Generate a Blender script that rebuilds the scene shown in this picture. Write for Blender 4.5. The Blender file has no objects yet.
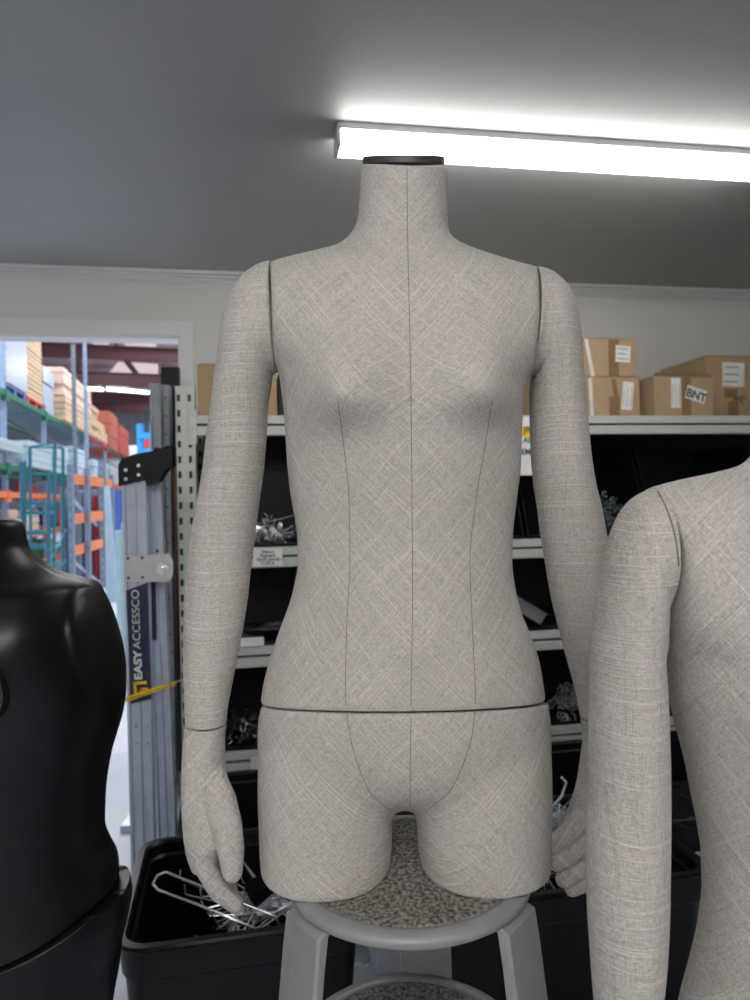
import bpy, bmesh, math, random
import numpy as np
from mathutils import Vector, Matrix
from mathutils.bvhtree import BVHTree
random.seed(7); rnd = random.Random(11)
scene = bpy.context.scene
COL = scene.collection
F = 720.0; CZ = 1.25; ROLL = 0.020
RV = Vector((math.cos(ROLL), 0, -math.sin(ROLL))); UV_ = Vector((math.sin(ROLL), 0, math.cos(ROLL)))
CAMP = Vector((0, 0, CZ))
def P(x, y, d):
    """a photo point at distance d in front of the lens, as a world point"""
    return CAMP + RV*((x-375)/F*d) + UV_*((500-y)/F*d) + Vector((0, d, 0))
# ------------------------------------------------------------------ camera
cam = bpy.data.cameras.new('camera'); co = bpy.data.objects.new('camera', cam); COL.objects.link(co)
cam.sensor_fit = 'HORIZONTAL'; cam.sensor_width = 36; cam.lens = F/750*36
cam.clip_start = .02; cam.clip_end = 200
co.matrix_world = Matrix(((RV.x, UV_.x, 0, 0), (0, 0, -1, 0), (RV.z, UV_.z, 0, CZ), (0, 0, 0, 1)))
cam.dof.use_dof = True; cam.dof.focus_distance = .80; cam.dof.aperture_fstop = 10
scene.camera = co
scene.view_settings.view_transform = 'Standard'; scene.view_settings.look = 'None'
scene.view_settings.gamma = 1; scene.view_settings.use_curve_mapping = False
scene.view_settings.exposure = 1.8
try: scene.cycles.use_denoising = True
except Exception: pass
scene.cycles.max_bounces = 8

# ------------------------------------------------------------------ materials
def s2l(c): return tuple(((v/255)/12.92 if v/255 <= .04045 else ((v/255+.055)/1.055)**2.4) for v in c)
MATS = {}
def mat(name, rgb, rough=.6, metal=0.0, spec=.5, noise=None, bump=None, emit=None, coat=0, trans=0):
    if name in MATS: return MATS[name]
    m = bpy.data.materials.new(name); m.use_nodes = True; nt = m.node_tree; b = nt.nodes['Principled BSDF']
    c = s2l(rgb)
    b.inputs['Base Color'].default_value = (*c, 1); b.inputs['Roughness'].default_value = rough
    b.inputs['Metallic'].default_value = metal; b.inputs['Specular IOR Level'].default_value = spec
    b.inputs['Coat Weight'].default_value = coat
    if trans: b.inputs['Transmission Weight'].default_value = trans
    if emit:
        b.inputs['Emission Color'].default_value = (*emit[0], 1); b.inputs['Emission Strength'].default_value = emit[1]
    tc = nt.nodes.new('ShaderNodeTexCoord')
    if noise is None: noise = (14, .08)
    n = nt.nodes.new('ShaderNodeTexNoise'); n.inputs['Scale'].default_value = noise[0]; n.inputs['Detail'].default_value = 5
    nt.links.new(tc.outputs['Object'], n.inputs['Vector'])
    r = nt.nodes.new('ShaderNodeMapRange'); r.inputs['From Min'].default_value = .3; r.inputs['From Max'].default_value = .7
    r.inputs['To Min'].default_value = 1-noise[1]; r.inputs['To Max'].default_value = 1+noise[1]
    nt.links.new(n.outputs['Fac'], r.inputs['Value'])
    mx = nt.nodes.new('ShaderNodeVectorMath'); mx.operation = 'SCALE'; mx.inputs[0].default_value = c
    nt.links.new(r.outputs[0], mx.inputs['Scale']); nt.links.new(mx.outputs[0], b.inputs['Base Color'])
    if bump:
        n2 = nt.nodes.new('ShaderNodeTexNoise'); n2.inputs['Scale'].default_value = bump[0]; n2.inputs['Detail'].default_value = 4
        nt.links.new(tc.outputs['Object'], n2.inputs['Vector'])
        bp = nt.nodes.new('ShaderNodeBump'); bp.inputs['Strength'].default_value = bump[1]; bp.inputs['Distance'].default_value = bump[2]
        nt.links.new(n2.outputs['Fac'], bp.inputs['Height']); nt.links.new(bp.outputs[0], b.inputs['Normal'])
    MATS[name] = m; return m

def linen(name, rgb, mode):
    """coarse slubby linen; 'bias' lays the threads at 45 degrees and mirrors them at the centre seam"""
    m = bpy.data.materials.new(name); m.use_nodes = True; nt = m.node_tree; N = nt.nodes; L = nt.links
    b = N['Principled BSDF']; b.inputs['Roughness'].default_value = .92; b.inputs['Specular IOR Level'].default_value = .15
    b.inputs['Sheen Weight'].default_value = .12; b.inputs['Sheen Roughness'].default_value = .5
    tc = N.new('ShaderNodeTexCoord'); sx = N.new('ShaderNodeSeparateXYZ'); L.new(tc.outputs['Object'], sx.inputs[0])
    def M(op, a, c=None, v=None):
        n = N.new('ShaderNodeMath'); n.operation = op
        for i, q in enumerate((a, c)):
            if q is None: continue
            if isinstance(q, (int, float)): n.inputs[i].default_value = q
            else: L.new(q, n.inputs[i])
        return n.outputs[0]
    x, y, z = sx.outputs
    # a slow wobble so that threads are never ruler straight
    wn = N.new('ShaderNodeTexNoise'); wn.inputs['Scale'].default_value = 9; wn.inputs['Detail'].default_value = 1
    L.new(tc.outputs['Object'], wn.inputs['Vector'])
    wob = M('MULTIPLY', M('SUBTRACT', wn.outputs['Fac'], .5), .012)
    if mode == 'bias':
        ax = M('ABSOLUTE', x)
        ax = M('ADD', ax, M('MULTIPLY', y, .55))
        u = M('MULTIPLY', M('ADD', ax, z), .7071); v = M('MULTIPLY', M('SUBTRACT', ax, z), .7071)
    elif mode == 'hand':
        u = M('MULTIPLY', M('ADD', x, z), .7071); v = M('MULTIPLY', M('SUBTRACT', x, z), .7071)
    else:
        u = x; v = z
    u = M('ADD', u, wob); v = M('ADD', v, wob)
    def streak(a, along, c, across, yy, lo, hi, seed):
        cb = N.new('ShaderNodeCombineXYZ')
        L.new(M('MULTIPLY', a, along), cb.inputs[0]); L.new(M('MULTIPLY', c, across), cb.inputs[1])
        L.new(M('ADD', M('MULTIPLY', y, yy), seed), cb.inputs[2])
        n = N.new('ShaderNodeTexNoise'); n.inputs['Scale'].default_value = 1; n.inputs['Detail'].default_value = 1.5
        L.new(cb.outputs[0], n.inputs['Vector'])
        r = N.new('ShaderNodeMapRange'); r.inputs['From Min'].default_value = lo; r.inputs['From Max'].default_value = hi
        L.new(n.outputs['Fac'], r.inputs['Value']); return r.outputs[0]
    A = streak(u, 9, v, 440, 9, .54, .76, 0); B = streak(v, 9, u, 440, 9, .55, .78, 31)
    fa = streak(u, 220, v, 900, 150, .28, .72, 7); fb = streak(v, 220, u, 900, 150, .28, .72, 19)
    big = streak(u, 9, v, 9, 9, .3, .7, 51)
    if mode == 'straight': B = M('MULTIPLY', B, .35)
    slub = M('MAXIMUM', A, B)
    fine = M('ADD', M('MULTIPLY', fa, .5), M('MULTIPLY', fb, .5))
    h = M('ADD', M('MULTIPLY', slub, .9), fine)
    # value factor
    dk = streak(u, 11, v, 480, 11, .58, .80, 77); dk2 = streak(v, 11, u, 480, 11, .58, .80, 93); dk = M('MAXIMUM', dk, dk2)
    val = M('ADD', M('ADD', .66, M('MULTIPLY', fine, .60)), M('ADD', M('SUBTRACT', M('MULTIPLY', slub, .30), M('MULTIPLY', dk, .20)), M('MULTIPLY', big, .06)))
    c = s2l(rgb)
    mx = N.new('ShaderNodeVectorMath'); mx.operation = 'SCALE'; mx.inputs[0].default_value = c
    L.new(val, mx.inputs['Scale']); L.new(mx.outputs[0], b.inputs['Base Color'])
    bp = N.new('ShaderNodeBump'); bp.inputs['Strength'].default_value = .75; bp.inputs['Distance'].default_value = .0009
    L.new(h, bp.inputs['Height']); L.new(bp.outputs[0], b.inputs['Normal'])
    return m
LIN = (172, 167, 161)
M_bias = linen('linen bias', LIN, 'bias'); M_str = linen('linen straight', LIN, 'straight'); M_hand = linen('linen hand', LIN, 'hand')
M_seam = mat('seam thread', (112, 106, 99), .9)
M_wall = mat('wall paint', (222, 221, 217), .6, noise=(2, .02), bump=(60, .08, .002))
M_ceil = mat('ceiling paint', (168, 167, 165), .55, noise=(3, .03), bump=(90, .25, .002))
M_trim = mat('trim paint', (228, 229, 228), .4, noise=(2, .02))
M_floor = mat('concrete floor', (186, 192, 204), .5, noise=(3, .09))
M_shelf = mat('shelf enamel', (190, 194, 187), .4, noise=(20, .04))
M_dark = mat('dark enamel and gap shade', (22, 23, 25), .5)
M_blk = mat('black plastic', (10, 11, 15), .38, spec=.32, bump=(300, .1, .0005))
M_blkbin = mat('black bin plastic', (11, 11, 13), .5, spec=.3)
M_gloss = mat('black lacquer', (6, 7, 11), .36, spec=.34, noise=(9, .12), bump=(14, .12, .004))
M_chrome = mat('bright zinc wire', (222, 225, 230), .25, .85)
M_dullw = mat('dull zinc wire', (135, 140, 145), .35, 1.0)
M_alu = mat('aluminium', (186, 194, 208), .34, .25, noise=(30, .07))
M_galv = mat('galvanised steel', (165, 170, 178), .45, .2, noise=(22, .12))
M_stool = mat('grey stool paint', (138, 139, 140), .45, .15, noise=(40, .10), bump=(120, .12, .001))
M_card = mat('cardboard', (172, 146, 114), .8, noise=(18, .07))
M_card2 = mat('cardboard dark', (146, 122, 92), .8, noise=(18, .07))
M_tape = mat('brown tape', (138, 110, 78), .2, spec=.7, noise=(60, .15))
M_strap = mat('white strap', (214, 214, 210), .35)
M_paper = mat('paper label', (226, 226, 222), .6)
M_ink = mat('ink', (40, 42, 48), .7)
M_yel = mat('yellow', (240, 196, 20), .5)
M_navy = mat('navy vinyl', (24, 34, 62), .35)
M_felt = None

def carpet():
    m = bpy.data.materials.new('speckled carpet'); m.use_nodes = True; nt = m.node_tree; N = nt.nodes; L = nt.links
    b = N['Principled BSDF']; b.inputs['Roughness'].default_value = 1; b.inputs['Specular IOR Level'].default_value = .05
    tc = N.new('ShaderNodeTexCoord'); n = N.new('ShaderNodeTexNoise'); n.inputs['Scale'].default_value = 240; n.inputs['Detail'].default_value = 6
    mp = N.new('ShaderNodeMapping'); mp.inputs['Scale'].default_value = (1, .8, 1); mp.inputs['Rotation'].default_value = (0, 0, .3)
    L.new(tc.outputs['Object'], mp.inputs[0]); L.new(mp.outputs[0], n.inputs['Vector'])
    r = N.new('ShaderNodeValToRGB'); e = r.color_ramp.elements
    e[0].position = .34; e[0].color = (*s2l((70, 67, 64)), 1); e[1].position = .68; e[1].color = (*s2l((150, 146, 140)), 1)
    L.new(n.outputs['Fac'], r.inputs[0]); L.new(r.outputs[0], b.inputs['Base Color'])
    bp = N.new('ShaderNodeBump'); bp.inputs['Strength'].default_value = .8; bp.inputs['Distance'].default_value = .003
    L.new(n.outputs['Fac'], bp.inputs['Height']); L.new(bp.outputs[0], b.inputs['Normal']); return m
M_felt = carpet()

# ------------------------------------------------------------------ object helpers
def tag(o, label=None, cat=None, group=None, kind=None):
    if label: o['label'] = label
    if cat: o['category'] = cat
    if group: o['group'] = group
    if kind: o['kind'] = kind
    return o
def empty(name, loc, rz=0):
    o = bpy.data.objects.new(name, None); COL.objects.link(o); o.location = loc; o.rotation_euler = (0, 0, rz)
    o.empty_display_size = .05; return o
def mesh_obj(name, verts, faces, m, parent=None, smooth=False, world=False, mats=None, midx=None):
    """verts in the parent's frame, or in world space when world=True (the parent is unrotated or yawed)"""
    if world and parent is not None:
        inv = Matrix.Rotation(-parent.rotation_euler.z, 4, 'Z') @ Matrix.Translation(-parent.location)
        verts = [inv @ Vector(v) for v in verts]
    me = bpy.data.meshes.new(name); me.from_pydata([tuple(v) for v in verts], [], faces)
    for q in (mats or [m]): me.materials.append(q)
    if midx:
        for p, i in zip(me.polygons, midx): p.material_index = i
    bm = bmesh.new(); bm.from_mesh(me); bmesh.ops.recalc_face_normals(bm, faces=bm.faces); bm.to_mesh(me); bm.free()
    if smooth: me.polygons.foreach_set('use_smooth', [True]*len(me.polygons))
    o = bpy.data.objects.new(name, me); COL.objects.link(o)
    if parent is not None: o.parent = parent
    return o
class MB:
    """collects shapes for ONE mesh"""
    def __init__(s): s.v = []; s.f = []; s.mi = []
    def add(s, v, f, mi=0):
        k = len(s.v); s.v += [Vector(q) for q in v]; s.f += [tuple(i+k for i in q) for q in f]; s.mi += [mi]*len(f); return s
    def box(s, a, b, mi=0):
        x0, y0, z0 = a; x1, y1, z1 = b
        return s.add([(x0,y0,z0),(x1,y0,z0),(x1,y1,z0),(x0,y1,z0),(x0,y0,z1),(x1,y0,z1),(x1,y1,z1),(x0,y1,z1)],
                     [(0,3,2,1),(4,5,6,7),(0,1,5,4),(1,2,6,5),(2,3,7,6),(3,0,4,7)], mi)
    def bbox(s, a, b, c=.003, mi=0):
        """box with chamfered edges"""
        bm = bmesh.new(); bmesh.ops.create_cube(bm, size=1)
        d = [b[i]-a[i] for i in range(3)]
        for v in bm.verts:
            v.co = Vector([(a[i]+b[i])/2 + v.co[i]*d[i] for i in range(3)])
        c = min(c, min(abs(q) for q in d)*.4)
        bmesh.ops.bevel(bm, geom=list(bm.edges), offset=c, segments=2, affect='EDGES', profile=.5)
        bm.verts.index_update()
        s.add([v.co.copy() for v in bm.verts], [tuple(v.index for v in f.verts) for f in bm.faces], mi); bm.free(); return s
    def tube(s, pts, r, n=8, mi=0, cap=True):
        pts = [Vector(p) for p in pts]; rs = r if isinstance(r, (list, tuple)) else [r]*len(pts)
        v = []; f = []; prev = None
        for i, p in enumerate(pts):
            t = (pts[min(i+1, len(pts)-1)] - pts[max(i-1, 0)]).normalized()
            if prev is None:
                a = Vector((0, 0, 1)) if abs(t.z) < .9 else Vector((1, 0, 0)); u = t.cross(a).normalized()
            else:
                u = (prev - t*prev.dot(t)).normalized()
            prev = u; w = t.cross(u)
            for k in range(n):
                an = 2*math.pi*k/n; v.append(p + (u*math.cos(an) + w*math.sin(an))*rs[i])
        for i in range(len(pts)-1):
            for k in range(n):
                f.append((i*n+k, i*n+(k+1) % n, (i+1)*n+(k+1) % n, (i+1)*n+k))
        if cap: f.append(tuple(range(n))); f.append(tuple((len(pts)-1)*n+k for k in range(n)))
        return s.add(v, f, mi)
    def cyl(s, c, r, h, n=32, mi=0, axis='z'):
        c = Vector(c); ax = {'z': Vector((0,0,1)), 'y': Vector((0,1,0)), 'x': Vector((1,0,0))}[axis]
        return s.tube([c, c+ax*h], r, n, mi)
    def prism(s, pts, ext, mi=0):
        """polygon pts (3D) extruded by vector ext"""
        n = len(pts); e = Vector(ext); v = [Vector(p) for p in pts] + [Vector(p)+e for p in pts]
        return s.add(v, [tuple(range(n)), tuple(range(2*n-1, n-1, -1))] + [(i, (i+1) % n, n+(i+1) % n, n+i) for i in range(n)], mi)
    def build(s, name, m, parent=None, smooth=False, world=False, mats=None):
        return mesh_obj(name, s.v, s.f, m, parent, smooth, world, mats, s.mi if mats else None)
def autosmooth(o, ang=.6):
    me = o.data; me.polygons.foreach_set('use_smooth', [True]*len(me.polygons))
    try: me.set_sharp_from_angle(angle=ang)
    except Exception: pass
    return o
def lerp_tab(tab, x):
    xs = [t[0] for t in tab]
    if x <= xs[0]: return tab[0][1]
    if x >= xs[-1]: return tab[-1][1]
    for a, b in zip(tab, tab[1:]):
        if a[0] <= x <= b[0]:
            if b[0] == a[0]: return b[1]
            return a[1] + (b[1]-a[1])*(x-a[0])/(b[0]-a[0])
def smooth_tab(tab, x):
    """monotone cubic (pchip) interpolation"""
    n = len(tab); xs = [t[0] for t in tab]; ys = [t[1] for t in tab]
    if x <= xs[0]: return ys[0]
    if x >= xs[-1]: return ys[-1]
    d = [(ys[i+1]-ys[i])/(xs[i+1]-xs[i]) for i in range(n-1)]
    def m(i):
        if i == 0: return d[0]
        if i == n-1: return d[-1]
        if d[i-1]*d[i] <= 0: return 0
        return 2*d[i-1]*d[i]/(d[i-1]+d[i])
    for i in range(n-1):
        if xs[i] <= x <= xs[i+1]:
            h = xs[i+1]-xs[i]; t = (x-xs[i])/h
            return ((2*t**3-3*t*t+1)*ys[i] + (t**3-2*t*t+t)*h*m(i) + (-2*t**3+3*t*t)*ys[i+1] + (t**3-t*t)*h*m(i+1))
def evaluate(v, f, mods):
    """run modifiers over a raw mesh and give back verts, faces"""
    me = bpy.data.meshes.new('tmp'); me.from_pydata([tuple(q) for q in v], [], f)
    bm = bmesh.new(); bm.from_mesh(me); bmesh.ops.recalc_face_normals(bm, faces=bm.faces); bm.to_mesh(me); bm.free()
    o = bpy.data.objects.new('tmp', me); COL.objects.link(o)
    for kind, kw in mods:
        q = o.modifiers.new('m', kind)
        for a, b in kw.items(): setattr(q, a, b)
    dg = bpy.context.evaluated_depsgraph_get(); dg.update()
    e = bpy.data.meshes.new_from_object(o.evaluated_get(dg))
    vv = [x.co.copy() for x in e.vertices]; ff = [tuple(p.vertices) for p in e.polygons]
    bpy.data.objects.remove(o); bpy.data.meshes.remove(me); bpy.data.meshes.remove(e)
    return vv, ff

# ------------------------------------------------------------------ ring loft along body silhouettes
def rings_to_mesh(rings):
    n = len(rings[0]); v = [q for r in rings for q in r]; f = []
    for i in range(len(rings)-1):
        for k in range(n): f.append((i*n+k, i*n+(k+1) % n, (i+1)*n+(k+1) % n, (i+1)*n+k))
    for base in (0, (len(rings)-1)*n):
        c = len(v); v.append(sum(rings[0 if base == 0 else -1], Vector())/n)
        for k in range(n): f.append((base+k, base+(k+1) % n, c))
    return v, f
def body_loft(levels, left, right, front, back, expo, d0, dright=lambda s: 0, n=128, inset=None, ends=None):
    rings = []
    for s in levels:
        L = P(smooth_tab(left, s), s, d0); R = P(smooth_tab(right, s), s+dright(s), d0)
        k = inset(s) if inset else 0
        C = (L+R)/2; H = (R-L)/2; H *= 1-k/max(H.length, 1e-6); Df = smooth_tab(front, s)-k; Db = smooth_tab(back, s)-k; e = smooth_tab(expo, s)
        ring = []; en = min(ends(s), .9*Df) if ends else 0
        nf = n//2-10
        for side, D in ((-1, Df), (1, Db)):
            for i in range(nf):
                th = math.pi*i/(nf-1); c = math.cos(th)*(-side if side < 0 else -1)
                c = math.cos(th) if side < 0 else -math.cos(th); u = abs(c); sn = math.sin(th)
                cx = math.copysign(u**(2/e), c); h = en + (D-en)*sn**(2/e)
                ring.append(C + H*cx + Vector((0, side*h, 0)))
            for i in range(10):
                t = (i+1)/11; ring.append(C + H*(-1 if side < 0 else 1) + Vector((0, side*en*(1-2*t), 0)))
        rings.append(ring)
    return rings
def span_loft(spans, n=48, sub=6, expo=2.0):
    """spans: (outer xy, inner xy, distance, half thickness in depth); smooth through them"""
    idx = list(range(len(spans))); cols = []
    for j in range(6):
        def g(q): return (q[0][0], q[0][1], q[1][0], q[1][1], q[2], q[3])[j]
        cols.append([(i, g(q)) for i, q in zip(idx, spans)])
    rings = []
    m = (len(spans)-1)*sub
    for a in range(m+1):
        t = a/sub; ox, oy, ix, iy, d, hd = [smooth_tab(c, t) for c in cols]
        A = P(ox, oy, d); B = P(ix, iy, d); C = (A+B)/2; H = (B-A)/2
        ring = []
        for i in range(n):
            an = 2*math.pi*i/n; c = math.cos(an); s_ = math.sin(an)
            ring.append(C + H*math.copysign(abs(c)**(2/expo), c) + Vector((0, hd*math.copysign(abs(s_)**(2/expo), s_), 0)))
        rings.append(ring)
    return rings

# ---------- main mannequin profiles (photo rows against photo columns, at 0.85 m)
D0 = .85
TL = [(164,361),(180,360.5),(200,359.5),(215,358),(225,355.5),(233,350.7),(238,346),(243.5,338),(249,319),(255,293),(260,276),(263,271.5),(268,273),(280,275.5),(304,277.5),(336,278),(356,278),(368,278.5),(378,280.5),(393,283),(421,286),(458,288),(490,291),(520,296),(539,298.3),(565,298.3),(588,294.5),(604,290),(634,279),(660,270.5),(685,264.5),(700,262.5)]
TR = [(164,446.5),(180,447),(200,447.2),(215,447.5),(225,448.5),(230,451),(237,460),(245,480),(253.7,507),(258,522),(261,532),(262.5,535),(268,533),(284,530.5),(320,529),(342,528.5),(360,528),(371,527.5),(378,526.3),(403,522.8),(420,522.2),(462,521.3),(494,518),(533,514),(559,513.2),(586,516),(612,522.4),(637,532),(665,540.5),(697,545),(703,545.5)]
TF = [(164,.050),(200,.051),(225,.054),(240,.060),(255,.066),(280,.074),(330,.086),(380,.092),(430,.092),(480,.088),(540,.083),(600,.088),(660,.096),(703,.100)]
TB = [(164,.058),(200,.060),(225,.066),(245,.076),(270,.090),(330,.100),(400,.095),(480,.085),(550,.078),(620,.092),(703,.115)]
TEND = [(258,.0),(263,.008),(266,.016),(271,.028),(285,.043),(318,.051),(345,.044),(358,.032),(368,.018),(374,.008),(384,0)]
TE = [(164,2.0),(235,2.0),(262,2.1),(290,2.3),(340,2.4),(380,2.45),(400,2.4),(430,2.3),(550,2.1),(703,2.15)]
TL = [(a, b-(.7 if a > 385 else 0)) for a, b in TL]; TR = [(a, b-(2.0 if a > 375 else 0)) for a, b in TR]
def dR(s): return 5 if s < 400 else (5-8*(s-400)/290 if s < 690 else -3)
ZS = P(404, 703, D0).z
def tilt(v, k=-.175):
    w = math.exp(-((v.z-ZS)/.05)**2); return Vector((v.x, v.y, v.z + k*(v.y-D0)*w))
XC = (P(271,300,D0).x + P(539,305,D0).x)/2
SLANT = sorted((P(404, a, D0).z, b) for a, b in ((164,.44),(200,.40),(240,.34),(265,.31),(300,.17),(345,.02),(370,0),(720,0)));ZN0 = P(404, 164, D0).z; ZN1 = P(404, 245, D0).z
def bumps(v):
    # neck cut and shoulder line slant down towards the front
    kk = smooth_tab(SLANT, v.z)
    if v.y > D0: kk *= max(0, min(1, (v.z-ZN1)/.035))
    v = Vector((v.x, v.y, v.z + kk*(v.y-D0)))
    """bust and belly relief, only on the front"""
    w = max(0, min(1, (D0-v.y)/.05)); dy = 0
    for bx, bz in ((XC-.070, P(0,402,.745).z), (XC+.074, P(0,400,.745).z)):
        dx = v.x-bx; dz = v.z-bz
        sz = .062 if dz > 0 else .032
        dy += .040*math.exp(-(dx/.042)**2-(dz/sz)**2)
    # shallow hollow between, collar bones and the soft belly
    dy -= .006*math.exp(-((v.x-XC)/.02)**2-((v.z-P(0,395,.77).z)/.06)**2)
    dy += .006*math.exp(-((v.x-XC)/.07)**2-((v.z-P(0,650,.77).z)/.06)**2)
    return Vector((v.x, v.y-dy*w, v.z))
lv = []
s = 164.0
while s < 702:
    lv.append(s); s += (.6 if 236 < s < 266 else (1.5 if s < 300 else 3))
lv.append(702.5)
def torso_inset(s): return .0015 if s > 701 or s < 165 else 0
tr = body_loft(lv, TL, TR, TF, TB, TE, D0, dR, inset=torso_inset, ends=lambda s: smooth_tab(TEND, s))
tr = [[bumps(tilt(v)) for v in r] for r in tr]
T_V, T_F = rings_to_mesh(tr)

# hips: pelvis + two thighs melted together
HL = [(704.5,262.3),(715,260),(728,258.5),(750,257.5),(775,262),(785,285),(795,385)]
HR = [(704.5,546.5),(715,547.8),(728,549.5),(750,550.7),(775,546),(785,525),(795,425)]
HF = [(703,.100),(720,.102),(750,.098),(770,.088),(785,.066),(797,.035)]
HB = [(703,.115),(740,.125),(770,.118),(785,.085),(797,.04)]
HE = [(703,2.15),(814,2.1)]
hr = body_loft([704.3,706,709,713]+list(range(718,794,4))+[796], HL, HR, HF, HB, HE, D0, lambda s: -2.5 if s < 760 else 0, n=96, inset=lambda s: .0015 if s < 705 else 0)
hr = [[tilt(v) for v in r] for r in hr]
hv, hf = rings_to_mesh(hr)
HL_, HR_ = HL, HR; ZB = CZ-.4235
def thigh(lt, rt, hd):
    rings = []
    for s in list(range(742, 866, 4))+[866]:
        L = P(smooth_tab(lt, s), s, D0); R = P(smooth_tab(rt, s), s, D0); C = (L+R)/2; H = (R-L)/2
        z = C.z if s < 866 else ZB
        k = smooth_tab(hd, s); ring = []
        for i in range(96):
            t = 2*math.pi*i/96; c = math.cos(t); sn = math.sin(t); e = 2.25
            q = C + H*math.copysign(abs(c)**(2/e), c) + Vector((0, (k if sn < 0 else k+.012)*math.copysign(abs(sn)**(2/e), sn), 0))
            q.z = z if s >= 866 else q.z; ring.append(q)
        rings.append(ring)
    return rings_to_mesh(rings)
v1, f1 = thigh([(742,262),(760,258.5),(785,258),(831,260.2),(866,263)], [(742,372),(770,388),(800,393.5),(815,392.5),(831,392.6),(853,391),(866,390)], [(742,.082),(800,.092),(866,.092)])
v2, f2 = thigh([(742,436),(770,420),(800,414),(815,415),(831,416.8),(853,419),(866,420.5)], [(742,546),(760,550.2),(808,549.9),(842,548),(866,547)], [(742,.082),(800,.092),(866,.092)])
m_ = MB(); m_.add(hv, hf); m_.add(v1, f1); m_.add(v2, f2)
H_V, H_F = evaluate(m_.v, m_.f, [('REMESH', dict(mode='VOXEL', voxel_size=.0026)), ('SMOOTH', dict(factor=.5, iterations=6))])
def relax(V, Fc, wfun, it):
    A = np.array([tuple(v) for v in V]); e = set()
    for f in Fc:
        for a, b in zip(f, f[1:]+f[:1]): e.add((min(a, b), max(a, b)))
    e = np.array(list(e)); n = len(A); W = np.array([wfun(v) for v in V])[:, None]
    i0 = np.concatenate([e[:, 0], e[:, 1]]); i1 = np.concatenate([e[:, 1], e[:, 0]]); deg = np.bincount(i0, minlength=n)[:, None]
    for _ in range(it):
        m = np.stack([np.bincount(i0, weights=A[i1, k], minlength=n) for k in range(3)], 1)/deg
        A += (m-A)*.7*W
    return [Vector(a) for a in A]
def hipw(v):
    a = min(1, max(0, (ZS-.03-v.z)/.03)); b = min(1, max(0, (v.z-ZB-.02)/.03)); return a*b
H_V = relax(H_V, H_F, hipw, 160)

def arm_mesh(spans):
    r = span_loft(spans); return rings_to_mesh(r)
AL = [((271.6,263),(278.3,371),.85,.050),((269,262.8),(277,372),.85,.052),((262.5,264),(275.5,372.5),.85,.052),((251.7,270),(273,373),.85,.053),((239,282.6),(272.5,374),.85,.053),((230.4,297.6),(272,376),.85,.052),
      ((224,315),(271.5,380),.85,.051),((220.3,342),(270.5,387),.85,.050),((215.5,376),(268.5,400),.85,.048),((211.5,405),(267.3,415),.85,.046),((207.5,435),(266.5,434),.85,.045),((203.7,467),(263.8,467),.85,.044),((198.2,500),(259.6,498),.848,.043),((192,531),(255.5,529),.845,.042),
      ((188.5,560),(251.5,560),.842,.040),((185.8,592),(248.2,592),.838,.038),((184.5,620),(244.3,620),.834,.037),((184.2,650),(238.4,650),.83,.035),((184.6,685),(231.8,685),.825,.031),((185.2,706),(227.8,706),.82,.028),((185.6,722),(226,723),.817,.026)]
AR = [((534.6,268.5),(528.6,375),.853,.051),((538,268.5),(529.4,376),.855,.053),((547,270.8),(531,377),.858,.052),((555.4,276),(536,378),.859,.053),((564,285),(534,379.5),.86,.053),((570.4,295.4),(532,381),.86,.052),
      ((575,309),(531,384),.861,.051),((578.5,330),(530.5,390),.862,.050),((581,360),(530.5,402),.863,.048),((584,395),(530.7,418),.865,.046),((587,428),(531.2,437),.867,.045),((589.8,455),(532,460),.869,.044),((595,486),(534.5,486),.872,.043),((600.3,507),(537.8,508),.875,.042),
      ((604.6,530),(541,535),.88,.041),((608,555),(545.5,562),.885,.040),((611.5,585),(550.5,592),.892,.038),((614,612),(556,617),.90,.037),((615.5,640),(562.5,642),.907,.035),((616,668),(569.5,668),.915,.032),((617,692),(576,692),.92,.029),((618,712),(580.7,717),.925,.026)]
def to_root(vs, root): return vs

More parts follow.
